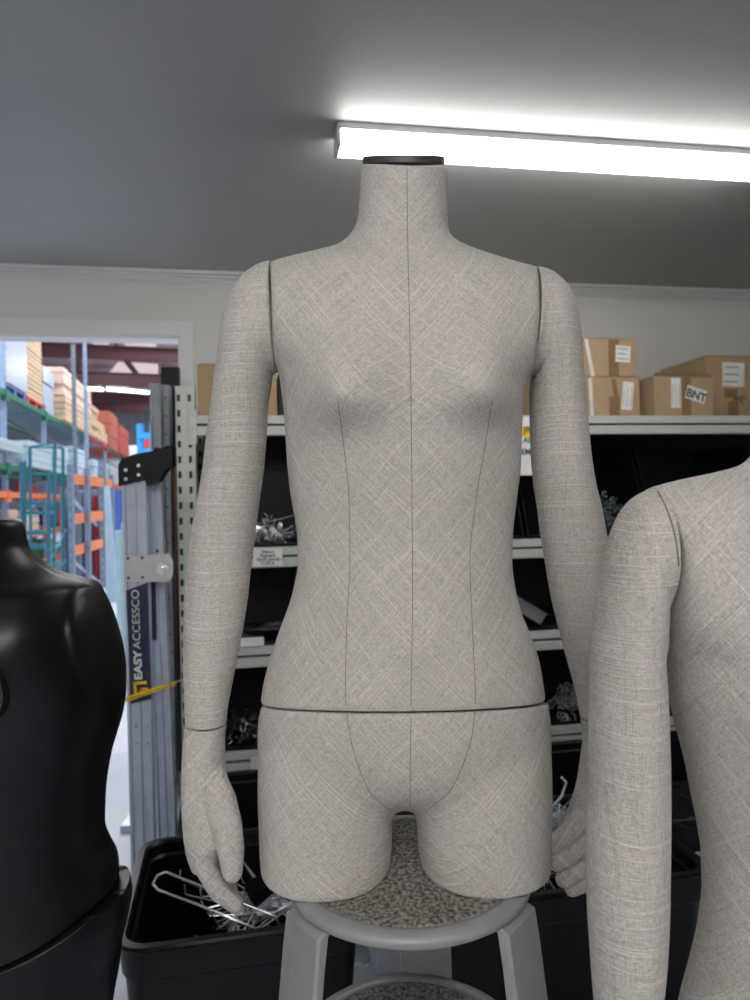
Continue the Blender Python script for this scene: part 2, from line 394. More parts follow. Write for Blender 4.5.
def capsule_chain(mb, pts, radii):
    """rounded tapering finger through px points (x, y, depth)"""
    q = [P(*p) for p in pts]; out = []; rr = []
    a = q[0]-q[1]; a.normalize(); b = q[-1]-q[-2]; b.normalize()
    for k in (80, 55, 28): out.append(q[0]+a*radii[0]*math.sin(math.radians(k))); rr.append(radii[0]*math.cos(math.radians(k)))
    for i in range(len(q)-1):
        for t in range(5):
            t /= 5; out.append(q[i].lerp(q[i+1], t)); rr.append(radii[i]*(1-t)+radii[i+1]*t)
    out.append(q[-1]); rr.append(radii[-1])
    for k in (28, 55, 80): out.append(q[-1]+b*radii[-1]*math.sin(math.radians(k))); rr.append(radii[-1]*math.cos(math.radians(k)))
    mb.tube(out, rr, 16)
def hand_left():
    mb = MB()
    r = span_loft([((185.6,724),(225.8,725.2),.817,.026),((184,742),(224.2,741),.815,.027),((182.8,765),(225,765),.815,.031),((183,790),(228,790),.815,.037),((184,812),(234,812),.814,.041),((185.5,830),(234,830),.813,.041),((188,845),(227,847),.816,.038),((193,862),(218,862),.819,.030)], sub=5, expo=2.2)
    mb.add(*rings_to_mesh(r))
    capsule_chain(mb, [(201,842,.790),(205,866,.788),(218,889,.792),(236,905,.797)], [.0135,.0115,.0098,.0078])
    capsule_chain(mb, [(201,844,.812),(205,868,.812),(218,892,.814),(238,908,.816)], [.0125,.0112,.0100,.0080])
    capsule_chain(mb, [(201,842,.833),(206,866,.835),(220,889,.836),(237,902,.836)], [.0122,.0108,.0095,.0076])
    capsule_chain(mb, [(202,838,.852),(207,858,.855),(220,877,.856),(232,890,.856)], [.0110,.0095,.0082,.0068])
    capsule_chain(mb, [(210,775,.805),(220,800,.788),(227,826,.778),(231,850,.773),(232.5,872,.772)], [.016,.0175,.0165,.0145,.0110])
    return evaluate(mb.v, mb.f, [('REMESH', dict(mode='VOXEL', voxel_size=.0013)), ('SMOOTH', dict(factor=.5, iterations=5))])
def hand_right():
    mb = MB()
    r = span_loft([((618,718),(581.2,719.5),.925,.026),((620,738),(583.5,739),.93,.025),((622,760),(581,760),.932,.025),((624,785),(577.5,783),.934,.026),((625,805),(574,803),.934,.027),((625,825),(573,820),.934,.027),((625,850),(582,832),.934,.025),((624,868),(592,850),.934,.020)], sub=5, expo=2.2)
    mb.add(*rings_to_mesh(r))
    capsule_chain(mb, [(584,817,.925),(572,830,.915),(562,839,.908),(552,845,.905)], [.0145,.0132,.0122,.0112])
    capsule_chain(mb, [(594,833,.925),(580,847,.913),(568,856,.906),(556,862,.903)], [.0142,.0134,.0126,.0116])
    capsule_chain(mb, [(604,849,.925),(589,862,.914),(576,871,.907),(564,879,.904)], [.0138,.013,.0122,.011])
    capsule_chain(mb, [(610,865,.928),(598,875,.918),(586,882,.911),(572,888.5,.908)], [.0125,.0118,.011,.010])
    capsule_chain(mb, [(592,764,.955),(584,794,.972),(574,819,.978),(566,835,.975)], [.014,.0135,.0118,.0095])
    return evaluate(mb.v, mb.f, [('REMESH', dict(mode='VOXEL', voxel_size=.0014)), ('SMOOTH', dict(factor=.5, iterations=5))])

def draped_line(bvh, pts, d0, w, name, root, m, off=(0,0,0), lift=.0002, dirv=None):
    """a stitched seam: a hair-thin cord lying on the cloth, found by rays through px points"""
    dense = []
    for a, b in zip(pts, pts[1:]):
        k = max(2, int(math.dist(a, b)/5))
        for i in range(k): dense.append((a[0]+(b[0]-a[0])*i/k, a[1]+(b[1]-a[1])*i/k))
    dense.append(pts[-1]); out = []
    for x, y in dense:
        q = P(x, y, 1.0) - CAMP; q.normalize(); h = bvh.ray_cast(CAMP, q, 3)
        if h[0] is not None: out.append(h[0] - q*lift)
    out = [o + Vector(off) for o in out]
    if len(out) > 1:
        mb = MB(); mb.tube(out, w, 5); return mb.build(name, m, root, True, world=True)
def spline(pts, k=6):
    tabx = [(i, p[0]) for i, p in enumerate(pts)]; taby = [(i, p[1]) for i, p in enumerate(pts)]
    return [(smooth_tab(tabx, i/k), smooth_tab(taby, i/k)) for i in range((len(pts)-1)*k+1)]
SEAM_T = [spline([(407,166),(407.5,230),(409,300),(411,400),(412,500),(412.5,600),(411,700),(411,706)]),
          spline([(338,402),(343,440),(349,500),(350,560),(347,620),(345.5,680),(346,706)]),
          spline([(492,400),(486,440),(476,500),(470,560),(472,620),(475,680),(475.5,704)])]
SEAM_H = [spline([(411,713),(410.5,760),(410,812)]), spline([(347,713),(350,735),(358,765),(372,795),(391,811)]), spline([(475,712),(472,735),(463,765),(449,792),(430,808)])]

# ------------------------------------------------------------------ mannequin 1
base1 = Vector((XC, D0, ZB))
man1 = empty('mannequin', base1)
tag(man1, 'whole pale linen mannequin with neck and arms, standing on the grey stool', 'mannequin', 'linen mannequins')
t1 = mesh_obj('torso', T_V, T_F, M_bias, man1, True, world=True); autosmooth(t1, .9)
h1 = mesh_obj('hips', H_V, H_F, M_bias, man1, True, world=True)
bvT = BVHTree.FromPolygons(T_V, T_F); bvH = BVHTree.FromPolygons(H_V, H_F)
for q in SEAM_T: draped_line(bvT, q, D0, .00042, 'seam', man1, M_seam)
for q in SEAM_H: draped_line(bvH, q, D0, .00042, 'seam', man1, M_seam)
v, f = arm_mesh(AL); a1 = mesh_obj('arm', v, f, M_str, man1, True, world=True); autosmooth(a1, .9)
ALV = v; ALF = f
v, f = arm_mesh(AR); a2 = mesh_obj('arm', v, f, M_str, man1, True, world=True); autosmooth(a2, .9)
HLV, HLF = hand_left()
hd1 = mesh_obj('hand', HLV, HLF, M_hand, a1, True)
inv = Matrix.Translation(-base1)
for o_ in (hd1,):
    for w in o_.data.vertices: w.co = inv @ w.co
v, f = hand_right(); hd2 = mesh_obj('hand', v, f, M_hand, a2, True)
for w in hd2.data.vertices: w.co = inv @ w.co
nc = P(404, 164, D0)
mb = MB(); k = (P(446.5,164,D0)-P(361,164,D0)).length/2
pr = [(.0,-.0005),(.93,-.0005),(.965,.001),(.965,.0075),(.93,.009),(0,.009)]
vv = []; ff = []
for (r_, z_) in pr[1:-1]:
    for i in range(64):
        t = 2*math.pi*i/64; vv.append(nc + Vector((k*r_*math.cos(t), .004+.054*r_*math.sin(t), z_ - (.02)*k*r_*math.cos(t) + .44*(.004+.054*r_*math.sin(t)))))
for j in range(3):
    for i in range(64): ff.append((j*64+i, j*64+(i+1) % 64, (j+1)*64+(i+1) % 64, (j+1)*64+i))
ff.append(tuple(range(64))); ff.append(tuple(192+i for i in range(64)))
mesh_obj('neck_cap', vv, ff, mat('neck cap', (58, 52, 50), .5), man1, world=True); CAPV, CAPF = vv, ff

# ------------------------------------------------------------------ mannequin 2 (nearer, lower, to the right)
D2 = .63
SH = Vector((.3995, D2, 0)) - Vector((XC, D0, 0)); SH.z = P(657,489,D2).z - P(271,262,D0).z
man2 = empty('mannequin', (XC+SH.x, D2, 0))
tag(man2, 'nearer linen mannequin standing lower, cut off by the right edge', 'mannequin', 'linen mannequins')
inv2 = None
ZK = P(404, 400, D0).z; SLIM = sorted((P(404, a, D0).z, b) for a, b in ((160,1),(330,1),(420,.96),(480,.885),(560,.86),(640,.80),(900,.785)))
def slim(v):
    x = XC+(v.x-XC)*smooth_tab(SLIM, v.z); k = min(1, max(0, (v.z-ZK)/.08)); xj = XC-.150
    return Vector((x+(x-xj)*.085*k, v.y, v.z))+SH
t2v = [slim(v) for v in T_V]; h2v = [slim(v) for v in H_V]
autosmooth(mesh_obj('torso', t2v, T_F, M_bias, man2, True, world=True), .9)
mesh_obj('hips', h2v, H_F, M_bias, man2, True, world=True)
A2 = [((653.5,489.5),(660,606),.63,.050),((650,489.8),(659.5,608),.63,.051),((637,496),(659.5,611),.628,.050),((625,509.6),(660,613),.627,.050),((615.6,529),(660.5,616),.626,.048),
      ((608.4,553),(662,621),.625,.048),((603.6,584),(662,630),.624,.047),((597.6,615),(663,640),.623,.046),((592.8,648),(664,656),.622,.045),((591,680),(666,685),.621,.045),((590,720),(668,722),.62,.044),((589.7,762),(669.5,762),.618,.043),((590,796),(670,796),.615,.042),
      ((588,825),(670.2,830),.61,.041),((586.8,860),(670,860),.605,.040),((587,898),(669.6,898),.60,.039),((589.5,945),(668,940),.595,.037),((593.5,1000),(662.5,1000),.59,.034),((599,1060),(655,1060),.585,.029),((602,1110),(650,1110),.58,.026)]
A2 = [((o_[0]+(1.5 if o_[1] > 640 else 0), o_[1]), (i_[0]-(3.5 if i_[1] > 640 else 0), i_[1]), d_, h_) for o_, i_, d_, h_ in A2]
v, f = arm_mesh(A2); a3 = mesh_obj('arm', v, f, M_str, man2, True, world=True); autosmooth(a3, .9)
mb = MB(); mb.add(v, f); mb.add(t2v, T_F); bv_j = BVHTree.FromPolygons(mb.v, mb.f)
draped_line(bv_j, spline([(657.5,491),(662,499),(668,512),(676,541),(679,566)]), D2, .0007, 'seam', man2, M_seam)
off = P(626,1112,.58) - P(205.4,729.5,.817)
hh = mesh_obj('hand', [q+off-man2.location for q in HLV], HLF, M_hand, a3, True)
v, f = arm_mesh(AR); a4 = mesh_obj('arm', [q+SH for q in v], f, M_str, man2, True, world=True); autosmooth(a4, .9)
v, f = [q.co+base1 for q in hd2.data.vertices], [tuple(p.vertices) for p in hd2.data.polygons]
mesh_obj('hand', [q+SH-man2.location for q in v], f, M_hand, a4, True)
mesh_obj('neck_cap', [q+SH+Vector((.0127, 0, 0)) for q in CAPV], CAPF, mat('neck cap', (58, 52, 50), .5), man2, world=True)
for q in SEAM_T: draped_line(bvT, q, D0, .00042, 'seam', man2, M_seam, off=SH)
mb = MB(); mb.cyl((0,0,0), .15, .008, 48); mb.tube([(0,0,.008),(0,0,ZB+SH.z-.01)], .012, 16); mb.build('stand', M_stool, man2)
mb = MB(); mb.box((-.13,-.09,ZB+SH.z-.012),(.13,.09,ZB+SH.z)); mb.build('stand_plate', M_stool, man2)

# ------------------------------------------------------------------ black mannequin on the left
DB = 1.0
BR = [(519,12),(521,17.6),(525,20.5),(533,22.5),(546,25),(557,33),(567,44),(576,61.6),(581,81),(585,94),(594.6,103.4),(610,110),(632,116.6),(654,122),(676,125),(698,125.2),(720,122.5),(736,118),(760,111.5),(799,106),(832,105),(856,112),(868,117),(885,119),(900,119)]
BR = [(a, b-(5.5 if a > 590 else 1.5)) for a, b in BR]
BLm = [(519,-46),(525,-52),(546,-56),(560,-66),(576,-95),(585,-118),(600,-130),(640,-138),(700,-136),(760,-124),(832,-116),(868,-124),(900,-128)]
BF = [(519,.055),(546,.062),(566,.085),(590,.115),(640,.135),(720,.135),(800,.118),(832,.115),(900,.13)]
BB = [(519,.055),(546,.06),(566,.08),(590,.10),(640,.12),(720,.12),(800,.11),(832,.11),(900,.13)]
BE = [(519,2),(560,2.1),(590,2.5),(650,2.6),(760,2.3),(900,2.2)]
lv = [519,519.6,520.5,522]; s = 524
while s < 898: lv.append(s); s += (2 if s < 600 else 4)
br = body_loft(lv, BLm, BR, BF, BB, BE, DB, n=160)
def gx(v, px, py, sx, sz, d=.90):
    c = P(px, py, d); return math.exp(-((v.x-c.x)/sx)**2-((v.z-c.z)/sz)**2)
def brel(v):
    if v.y > DB: return v
    w = min(1, (DB-v.y)/.03); dy = 0
    dy += .020*gx(v, 22, 640, .05, .06)            # breast muscle
    dy -= .016*gx(v, 50, 580, .016, .03)          # hollow above it
    dy += .010*gx(v, 80, 612, .022, .035)          # shoulder ball
    dy -= .012*gx(v, 60, 600, .012, .05)
    # groove that runs from the shoulder down the flank
    for k in range(10):
        t = k/9; px = 62 + 36*min(1, t*1.6); py = 600 + 190*t
        dy -= .0085*gx(v, px+10, py, .010, .024); dy += .011*gx(v, px-3, py, .0065, .024)
    # slight swell at the waist
    dy += .010*gx(v, 20, 860, .07, .05)
    return Vector((v.x, v.y-dy*w, v.z))
ZW = P(50, 897, DB).z
BX0 = P(-5,900,DB).x
def btilt(v):
    w = math.exp(-((v.z-ZW)/.06)**2); return Vector((v.x, v.y, v.z - .03*w*(1-min(1, max(0, (v.x-BX0)/.16))**2) + .014*w*min(1, max(0, (v.x-BX0)/.16))**1.5))
br = [[btilt(brel(v)) for v in r] for r in br]
bv_, bf_ = rings_to_mesh(br)
BXC = P(-5, 700, DB).x
man3 = empty('mannequin', (BXC, DB, 0))
tag(man3, 'glossy black armless mannequin torso at the left edge', 'mannequin')
autosmooth(mesh_obj('torso', bv_, bf_, M_gloss, man3, True, world=True), .9)
BR2 = [(900,125),(912,127.5),(930,124),(955,117),(980,114),(1000,110),(1060,100)]
BL2 = [(900,-128),(955,-132),(1060,-120)]
br = body_loft([900.5,901.5,903]+list(range(906, 1061, 6)), BL2, BR2, [(900,.13),(1060,.12)], [(900,.13),(1060,.12)], [(900,2.2),(1060,2.3)], DB, n=128, inset=lambda s: .001 if s < 901 else 0)
br = [[btilt(v) for v in r] for r in br]
bv2, bf2 = rings_to_mesh(br)
autosmooth(mesh_obj('hips', bv2, bf2, M_gloss, man3, True, world=True), .9)
c = P(-38, 698, .845)
mb = MB(); vv = []
for (rr, yy) in ((.034, 0), (.040, -.004), (.040, .02)):
    pass
mb.tube([c+Vector((0,-.002,0)), c+Vector((-.006,.06,0))], .047, 40)
sc = mb.build('arm_socket', M_dark, man3, world=True)
mb = MB(); inv3 = -man3.location
for (dx, dz) in ((.036, -.012), (.030, -.024), (.040, .004)):
    mb.tube([c+Vector((dx,-.0045,dz))+inv3, c+Vector((dx,-.001,dz))+inv3], .003, 12)
mb.build('screw', M_chrome, sc)
mb = MB(); mb.cyl((0,0,0), .17, .008, 48); mb.tube([(0,0,.008),(0,0,P(0,1058,DB).z)], .013, 16); mb.build('stand', M_stool, man3)

# ------------------------------------------------------------------ round step stool
SC = Vector((P(408, 870, .835).x, .835, 0)); ST = ZB
stool = empty('step_stool', SC)
tag(stool, 'grey metal round step stool with carpeted top, holding up the linen mannequin', 'stool')
def lathe(prof, n=96):
    v = []; f = []
    for r_, z_ in prof:
        for i in range(n): t = 2*math.pi*i/n; v.append(Vector((r_*math.cos(t), r_*math.sin(t), z_)))
    for j in range(len(prof)-1):
        for i in range(n): f.append((j*n+i, j*n+(i+1) % n, (j+1)*n+(i+1) % n, (j+1)*n+i))
    return v, f
v, f = lathe([(.120,ST-.006),(.122,ST-.001),(.126,ST+.0005),(.134,ST-.001),(.139,ST-.004),(.140,ST-.006),(.1395,ST-.012),(.137,ST-.014),(.128,ST-.013),(.120,ST-.02),(.120,ST-.006)])
mesh_obj('seat_rim', v, f, M_stool, stool, True)
mb = MB(); v, f = lathe([(.121,ST-.012),(.121,ST-.002),(.118,ST-.0005)]); n = 96
v += []; f.append(tuple(range(n))); f.append(tuple(2*n+i for i in range(n))); mesh_obj('carpet_pad', v, f, M_felt, stool)
LZ = P(395, 988, .95).z
for ang in (-143, -37, 80):
    a = math.radians(ang); d = Vector((math.cos(a), math.sin(a), 0)); w = Vector((-d.y, d.x, 0))
    mb = MB(); rings = []
    for (z, r_, hw, th) in ((ST-.010, .118, .030, .020), (ST-.018, .137, .033, .014), (ST-.05, .142, .034, .013), (ST-.3, .172, .035, .013), (0.0, .245, .034, .013)):
        ring = []
        for (p, q) in ((-1,.5),(-.92,1),(-.3,1.15),(.3,1.15),(.92,1),(1,.5),(1,-.6),(.9,-1),(-.9,-1),(-1,-.6)):
            ring.append(d*(r_+q*th*.5) + w*(hw*p) + Vector((0,0,z)))
        rings.append(ring)
    v, f = rings_to_mesh(rings); autosmooth(mesh_obj('leg', v, f, M_stool, stool), .5)
    mb = MB(); q = d*.245; mb.tube([q+Vector((0,0,.012)), q+Vector((0,0,0))], .026, 20); mb.build('foot_cap', M_blk, stool)
v, f = lathe([(.122,LZ-.018),(.123,LZ+.002),(.132,LZ+.003),(.143,LZ),(.146,LZ-.006),(.146,LZ-.02),(.122,LZ-.018)])
mesh_obj('step_rim', v, f, M_stool, stool, True)
v, f = lathe([(.1235,LZ-.012),(.1235,LZ+.002),(.119,LZ+.004)]); f.append(tuple(range(96))); f.append(tuple(192+i for i in range(96)))
mesh_obj('step_carpet', v, f, M_felt, stool)

# ------------------------------------------------------------------ the room (wall frame yawed 10 degrees)
YAW = math.radians(10); WO = Vector((0, 3.745, 0)); CEIL = 2.40
WU = Vector((math.cos(YAW), math.sin(YAW), 0)); WN = Vector((-math.sin(YAW), math.cos(YAW), 0))
def S(x, y, t):
    """photo point -> (s, z) on the plane at t in front of the back wall (t<0 is nearer)"""
    d = P(x, y, 1) - CAMP; o = WO + WN*t - CAMP
    k = o.dot(WN)/d.dot(WN); q = CAMP + d*k; return (q-WO).dot(WU), q.z
def wroot(name): return empty(name, WO, YAW)
def struct(o): o['kind'] = 'structure'; return o
DR, _ = S(179, 350, 0); _, DT = S(90, 335, 0); DL = -3.1
def wallbox(name, a, b, m): 
    mb = MB(); mb.box(a, b); o = mb.build(name, m); o.location = WO; o.rotation_euler = (0, 0, YAW); return struct(o)
mb = MB(); mb.box((DR, 0, 0), (3.6, .12, CEIL)); mb.box((DL, 0, DT), (DR, .12, CEIL)); mb.box((-3.6, 0, 0), (DL, .12, CEIL))
o = mb.build('wall_back', M_wall); o.location = WO; o.rotation_euler = (0, 0, YAW); struct(o)
wallbox('wall_right', (3.6, -6.5, 0), (3.72, .12, CEIL), M_wall)
wallbox('wall_left', (-3.72, -6.5, 0), (-3.6, .12, CEIL), M_wall)
wallbox('wall_front', (-3.72, -6.62, 0), (3.72, -6.5, CEIL), M_wall)
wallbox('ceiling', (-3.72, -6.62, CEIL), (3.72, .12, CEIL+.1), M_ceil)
wallbox('floor', (-3.72, -6.62, -.1), (3.72, .12, 0), M_floor)
# cornice: a stepped moulding
mb = MB()
for (z0, z1, t0) in ((CEIL-.018, CEIL, -.050), (CEIL-.032, CEIL-.020, -.040), (CEIL-.046, CEIL-.034, -.030), (CEIL-.052, CEIL-.046, -.014)):
    mb.bbox((-3.6, t0, z0), (3.6, 0, z1), .002)
o = mb.build('trim_1', M_trim); o.location = WO; o.rotation_euler = (0, 0, YAW); struct(o)
# architrave round the door opening
AW = S(193.5, 350, 0)[0]-DR; AH = S(90, 320, 0)[1]-DT
mb = MB(); mb.bbox((DR, -.014, 0), (DR+AW, 0, DT+AH), .003); o = mb.build('trim_2', M_trim); o.location = WO; o.rotation_euler = (0,0,YAW); struct(o)
mb = MB(); mb.bbox((DL, -.014, DT), (DR, 0, DT+AH), .003); o = mb.build('trim_3', M_trim); o.location = WO; o.rotation_euler = (0,0,YAW); struct(o)
mb = MB(); mb.box((DR-.004, -.002, 0), (DR, .12, DT)); mb.box((DL, -.002, DT-.012), (DR, .12, DT)); o = mb.build('trim_4', M_trim); o.location = WO; o.rotation_euler = (0,0,YAW); struct(o)

# ------------------------------------------------------------------ lamps
M_lamp = mat('lamp diffuser', (250, 250, 250), .5, emit=((1, .985, .96), 5.6))
M_lamp2 = mat('lamp diffuser bright', (250, 250, 250), .5, emit=((1, .985, .96), 14.5))
M_lampb = mat('lamp body', (196, 198, 198), .4)
def batten(loc, yaw, L, label, ml=None):
    r = empty('ceiling_lamp', loc, yaw); tag(r, label, 'lamp', 'ceiling batten lamps')
    mb = MB(); mb.bbox((0, 0, -.022), (L, .100, 0), .003); mb.bbox((0, .0, -.072), (.012, .100, -.0), .003); mb.bbox((L-.012, 0, -.072), (L, .100, 0), .003)
    mb.build('lamp_body', M_lampb, r)
    v = []; prof = [(.004,-.022),(.004,-.058),(.009,-.067),(.022,-.071),(.078,-.071),(.091,-.067),(.096,-.058),(.096,-.022)]
    for x in (.012, L-.012):
        for (y, z) in prof: v.append(Vector((x, y, z)))
    f = [(i, i+1, i+9, i+8) for i in range(7)]+[tuple(range(8)), tuple(range(8, 16)), (0, 7, 15, 8)]
    mesh_obj('diffuser', v, f, ml or M_lamp, r)
    return r
lp = P(337, 120.5, 1)-CAMP; lp = CAMP + lp*((CEIL-CZ)/lp.z)
lp.z = CEIL
batten(lp, YAW-.01, 1.52, 'long white ceiling batten lamp glowing above the mannequin on the stool')
batten(Vector((-.9, -1.0, CEIL)), YAW, 1.52, 'white ceiling batten lamp behind the viewer', M_lamp2)
batten(Vector((-.9, -2.6, CEIL)), YAW, 1.52, 'white ceiling batten lamp at the back of the room', M_lamp2)

# ------------------------------------------------------------------ shelving
SF = -.70; SB = -.04
shelf = wroot('shelving_unit'); tag(shelf, 'tall grey metal shelving unit with slotted posts along the back wall', 'shelving')
sl = S(178.3, 560, SF)[0]; sr = sl + .077
_, ptop = S(186, 386, SF)
SR = 2.6
def slotted_post(s0, s1, t0, t1):
    mb = MB(); th = .003; n = 1; z = 0
    # front web with two columns of slots built as ribs between real openings
    w = s1-s0; c1 = s0+w*.17; c2 = s0+w*.72; sw = .0065
    mb.box((s0, t0, 0), (c1-sw, t0+th, ptop)); mb.box((c1+sw, t0, 0), (c2-sw, t0+th, ptop)); mb.box((c2+sw, t0, 0), (s1, t0+th, ptop))
    z = ptop; pitch = .062
    while z > 0:
        for c in (c1, c2): mb.box((c-sw, t0, max(0, z-.034)), (c+sw, t0+th, z))
        z -= pitch
    mb.box((s0, t0, 0), (s0+th, t1, ptop)); mb.box((s1-th, t0, 0), (s1, t1, ptop))
    # dark plate inside the channel, behind the slots
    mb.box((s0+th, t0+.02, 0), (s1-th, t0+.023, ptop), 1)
    return mb
slotted_post(sl, sr, SF, SF+.05).build('post', M_shelf, shelf, mats=[M_shelf, M_dark])
slotted_post(sl, sr, SB-.05, SB).build('post', M_shelf, shelf, mats=[M_shelf, M_dark])
slotted_post(SR, SR+.077, SF, SF+.05).build('post', M_shelf, shelf, mats=[M_shelf, M_dark])
slotted_post(SR, SR+.077, SB-.05, SB).build('post', M_shelf, shelf, mats=[M_shelf, M_dark])
LEV = [S(660, 415.5, SF)[1], S(600, 537, SF)[1], S(548, 631, SF)[1], S(566, 726.5, SF)[1], .07]
for i, z in enumerate(LEV):
    mb = MB()
    mb.bbox((sr, SF+.002, z-.034), (SR, SF+.008, z), .002); mb.box((sr, SF+.008, z-.008), (SR, SB, z-.001))
    mb.box((sr, SF+.02, z-.05), (SR, SF+.03, z-.01), 1)  # dark strip puts the shadow of the gap under the lip into colour
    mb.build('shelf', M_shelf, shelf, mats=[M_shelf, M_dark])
    mb = MB(); mb.bbox((sr, SF-.004, z-.083), (SR, SF+.03, z-.044), .003); mb.bbox((sr-.028, SF-.006, z-.12), (sr+.006, SF-.001, z+.02), .001)
    mb.build('shelf_beam', M_shelf, shelf)
    for q in (-.10, -.06, .0):
        mb = MB(); mb.tube([(sr-.012, SF-.009, z+q), (sr-.012, SF-.004, z+q)], .0045, 10); mb.build('bolt', M_galv, shelf)
mb = MB(); mb.box((sl, SB-.012, 0), (SR, SB-.006, LEV[0]-.01)); mb.build('back_panel', M_blkbin, shelf)
mb = MB(); mb.box((sl+.004, SF+.05, .0), (sl+.009, SB-.05, LEV[0]-.01)); mb.build('side_panel', M_blkbin, shelf)

def textmesh(name, body, size, m, parent, M4, offset=0.0, ext=.0004, align='CENTER', sx=1):
    c = bpy.data.curves.new(name, 'FONT'); c.body = body; c.size = size; c.offset = offset; c.extrude = ext
    c.align_x = align; c.align_y = 'CENTER'; c.space_line = .8
    o = bpy.data.objects.new(name, c); COL.objects.link(o)
    dg = bpy.context.evaluated_depsgraph_get(); dg.update()
    me = bpy.data.meshes.new_from_object(o.evaluated_get(dg)); bpy.data.objects.remove(o)
    me.transform(M4 @ Matrix.Diagonal((sx, 1, 1, 1))); me.materials.clear(); me.materials.append(m)
    q = bpy.data.objects.new(name, me); COL.objects.link(q); q.parent = parent; return q
FRONT = Matrix.Rotation(math.pi/2, 4, 'X')      # text standing upright, facing the viewer (-y)

def price_label(x0, y0, x1, y1, label, text, dz=0):
    s0, z1 = S(x0, y0, SF-.006); s1, z0 = S(x1, y1, SF-.006)
    r = wroot('price_label'); r.location = WO + WU*((s0+s1)/2) + WN*(SF-.006) + Vector((0, 0, (z0+z1)/2))
    tag(r, label, 'label'); w = (s1-s0)/2; h = (z1-z0)/2
    mb = MB(); mb.box((-w, -.0012, -h), (w, .0, h)); mb.build('card', M_paper, r)
    if text: textmesh('print', text, h*2/len(text.split('\n'))*1.05, M_ink, r, Matrix.Translation((0,-.0016,-.001)) @ FRONT, .0003, sx=.85)
price_label(253, 549, 282.5, 565.5, 'small white price label on the shelf edge under the long bright hooks', '200mm\nPegboard\n50mm spacing\n$1.50 ea')
price_label(250.5, 757, 258.5, 771, 'cream price tag half hidden behind the hip of the mannequin on the stool', '')
# big white sign hanging on the shelf
s0, z1 = S(508, 417, SF-.01); s1, z0 = S(552, 475, SF-.01)
r = wroot('shelf_sign'); r.location = WO + WU*s0 + WN*(SF-.010) + Vector((0, 0, z0)); tag(r, 'white paper sign with a yellow strip hanging from the top shelf', 'sign')
W_, H_ = s1-s0, z1-z0
mb = MB(); mb.box((0, 0, 0), (W_, .001, H_)); mb.build('sheet', M_paper, r)
mb = MB(); mb.box((.01, -.001, H_*.66), (W_-.01, 0, H_*.83)); mb.build('yellow_strip', M_yel, r)
M_inkb = mat('blue ink', (50, 60, 110), .7)
def at_sign(px, py): a, b = S(px, py, SF-.01); return a-s0, b-z0
for body, px, py, m2, sz in (('JR', 527, 430, M_ink, .04), ('AI', 526.5, 440.5, M_inkb, .036), ('EM', 526, 452, M_inkb, .036)):
    a, b = at_sign(px, py); textmesh('print', body, sz, m2, r, Matrix.Translation((a, -.0015, b)) @ FRONT, .0008)

# cardboard boxes on the top shelf
def carton(name, s0, s1, z0, z1, t0, t1, label, m=None, group='cardboard boxes on the top shelf', rz=0):
    r = empty(name, WO + WU*((s0+s1)/2) + WN*((t0+t1)/2) + Vector((0,0,z0)), YAW+rz); tag(r, label, 'box', group)
    w = (s1-s0)/2; d = (t1-t0)/2; h = z1-z0
    mb = MB(); mb.bbox((-w, -d, 0), (w, d, h), .004); mb.build('carton', m or M_card, r)
    mb = MB(); mb.box((-w+.004, -d-.0005, h-.003), (w-.004, -.001, h+.003)); mb.box((-w+.004, .001, h-.003), (w-.004, d, h+.003)); mb.build('top_flap', M_card2, r)
    return r, w, d, h
def strip(r, name, m, x0, x1, z0, z1, d, lean=0, lift=.0015):
    mb = MB(); mb.prism([(x0, -d, z0), (x1, -d, z0), (x1+lean, -d, z1), (x0+lean, -d, z1)], (0, -lift, 0)); return mb.build(name, m, r)
def sticker(r, cx, cz, w, h, d, ang=0, lines=4, vertical=False):
    mb = MB(); R = Matrix.Rotation(ang, 4, 'Y')
    q = lambda x, z, y=0: R @ Vector((x, y, z)) + Vector((cx, -d, cz))
    mb.prism([q(-w,-h), q(w,-h), q(w,h), q(-w,h)], (0, -.0022, 0))
    o = mb.build('sticker', M_paper, r); mb = MB()
    rr = random.Random(int(cx*1e4)+lines)
    for i in range(lines):
        if vertical:
            x = -w*.7 + 1.4*w*i/max(1, lines-1); e = rr.uniform(.3, .8)
            mb.prism([q(x-w*.04,-h*.8), q(x+w*.04,-h*.8), q(x+w*.04,h*e), q(x-w*.04,h*e)], (0, -.0028, 0))
        else:
            z = h*.6 - 1.2*h*i/max(1, lines-1); e = rr.uniform(.3, .8)
            mb.prism([q(-w*.8,z-h*.05), q(w*e,z-h*.05), q(w*e,z+h*.05), q(-w*.8,z+h*.05)], (0, -.0028, 0))
    if lines: mb.build('print', mat('faint print', (120, 120, 118), .7), o)
    return o
Z0 = LEV[0]
def SX(x, y=400, t=SF+.02): return S(x, y, t)[0]
def SZ(y, x=400, t=SF+.02): return S(x, y, t)[1]
# stacked pair
zt = SZ(377, 600); zu = SZ(338.5, 600)
r, w, d, h = carton('cardboard_box', SX(541), SX(640), Z0, zt, SF+.02, SF+.32, 'cardboard box with white strap and long sticker, lower of the stacked pair')
strip(r, 'strap', M_strap, -w+.232, -w+.249, 0, h-.003, d, -.006); strip(r, 'tape', M_tape, w-.150, w-.100, 0, h*.5, d); sticker(r, w-.062, h*.52, .026, h*.36, d, .10, 3, True)
strip(r, 'tape', M_tape, w-.128, w-.105, h*.5, h*.95, d, -.012)
r, w, d, h = carton('cardboard_box', SX(541), SX(637), zt+.003, zu, SF+.02, SF+.32, 'cardboard box with a torn white sticker, upper of the stacked pair')
strip(r, 'strap', M_strap, -w+.240, -w+.257, 0, h-.003, d, -.030); strip(r, 'tape', M_tape, w-.135, w-.085, 0, h-.004, d)
sticker(r, w-.065, h*.60, .036, h*.22, d, .05, 3)
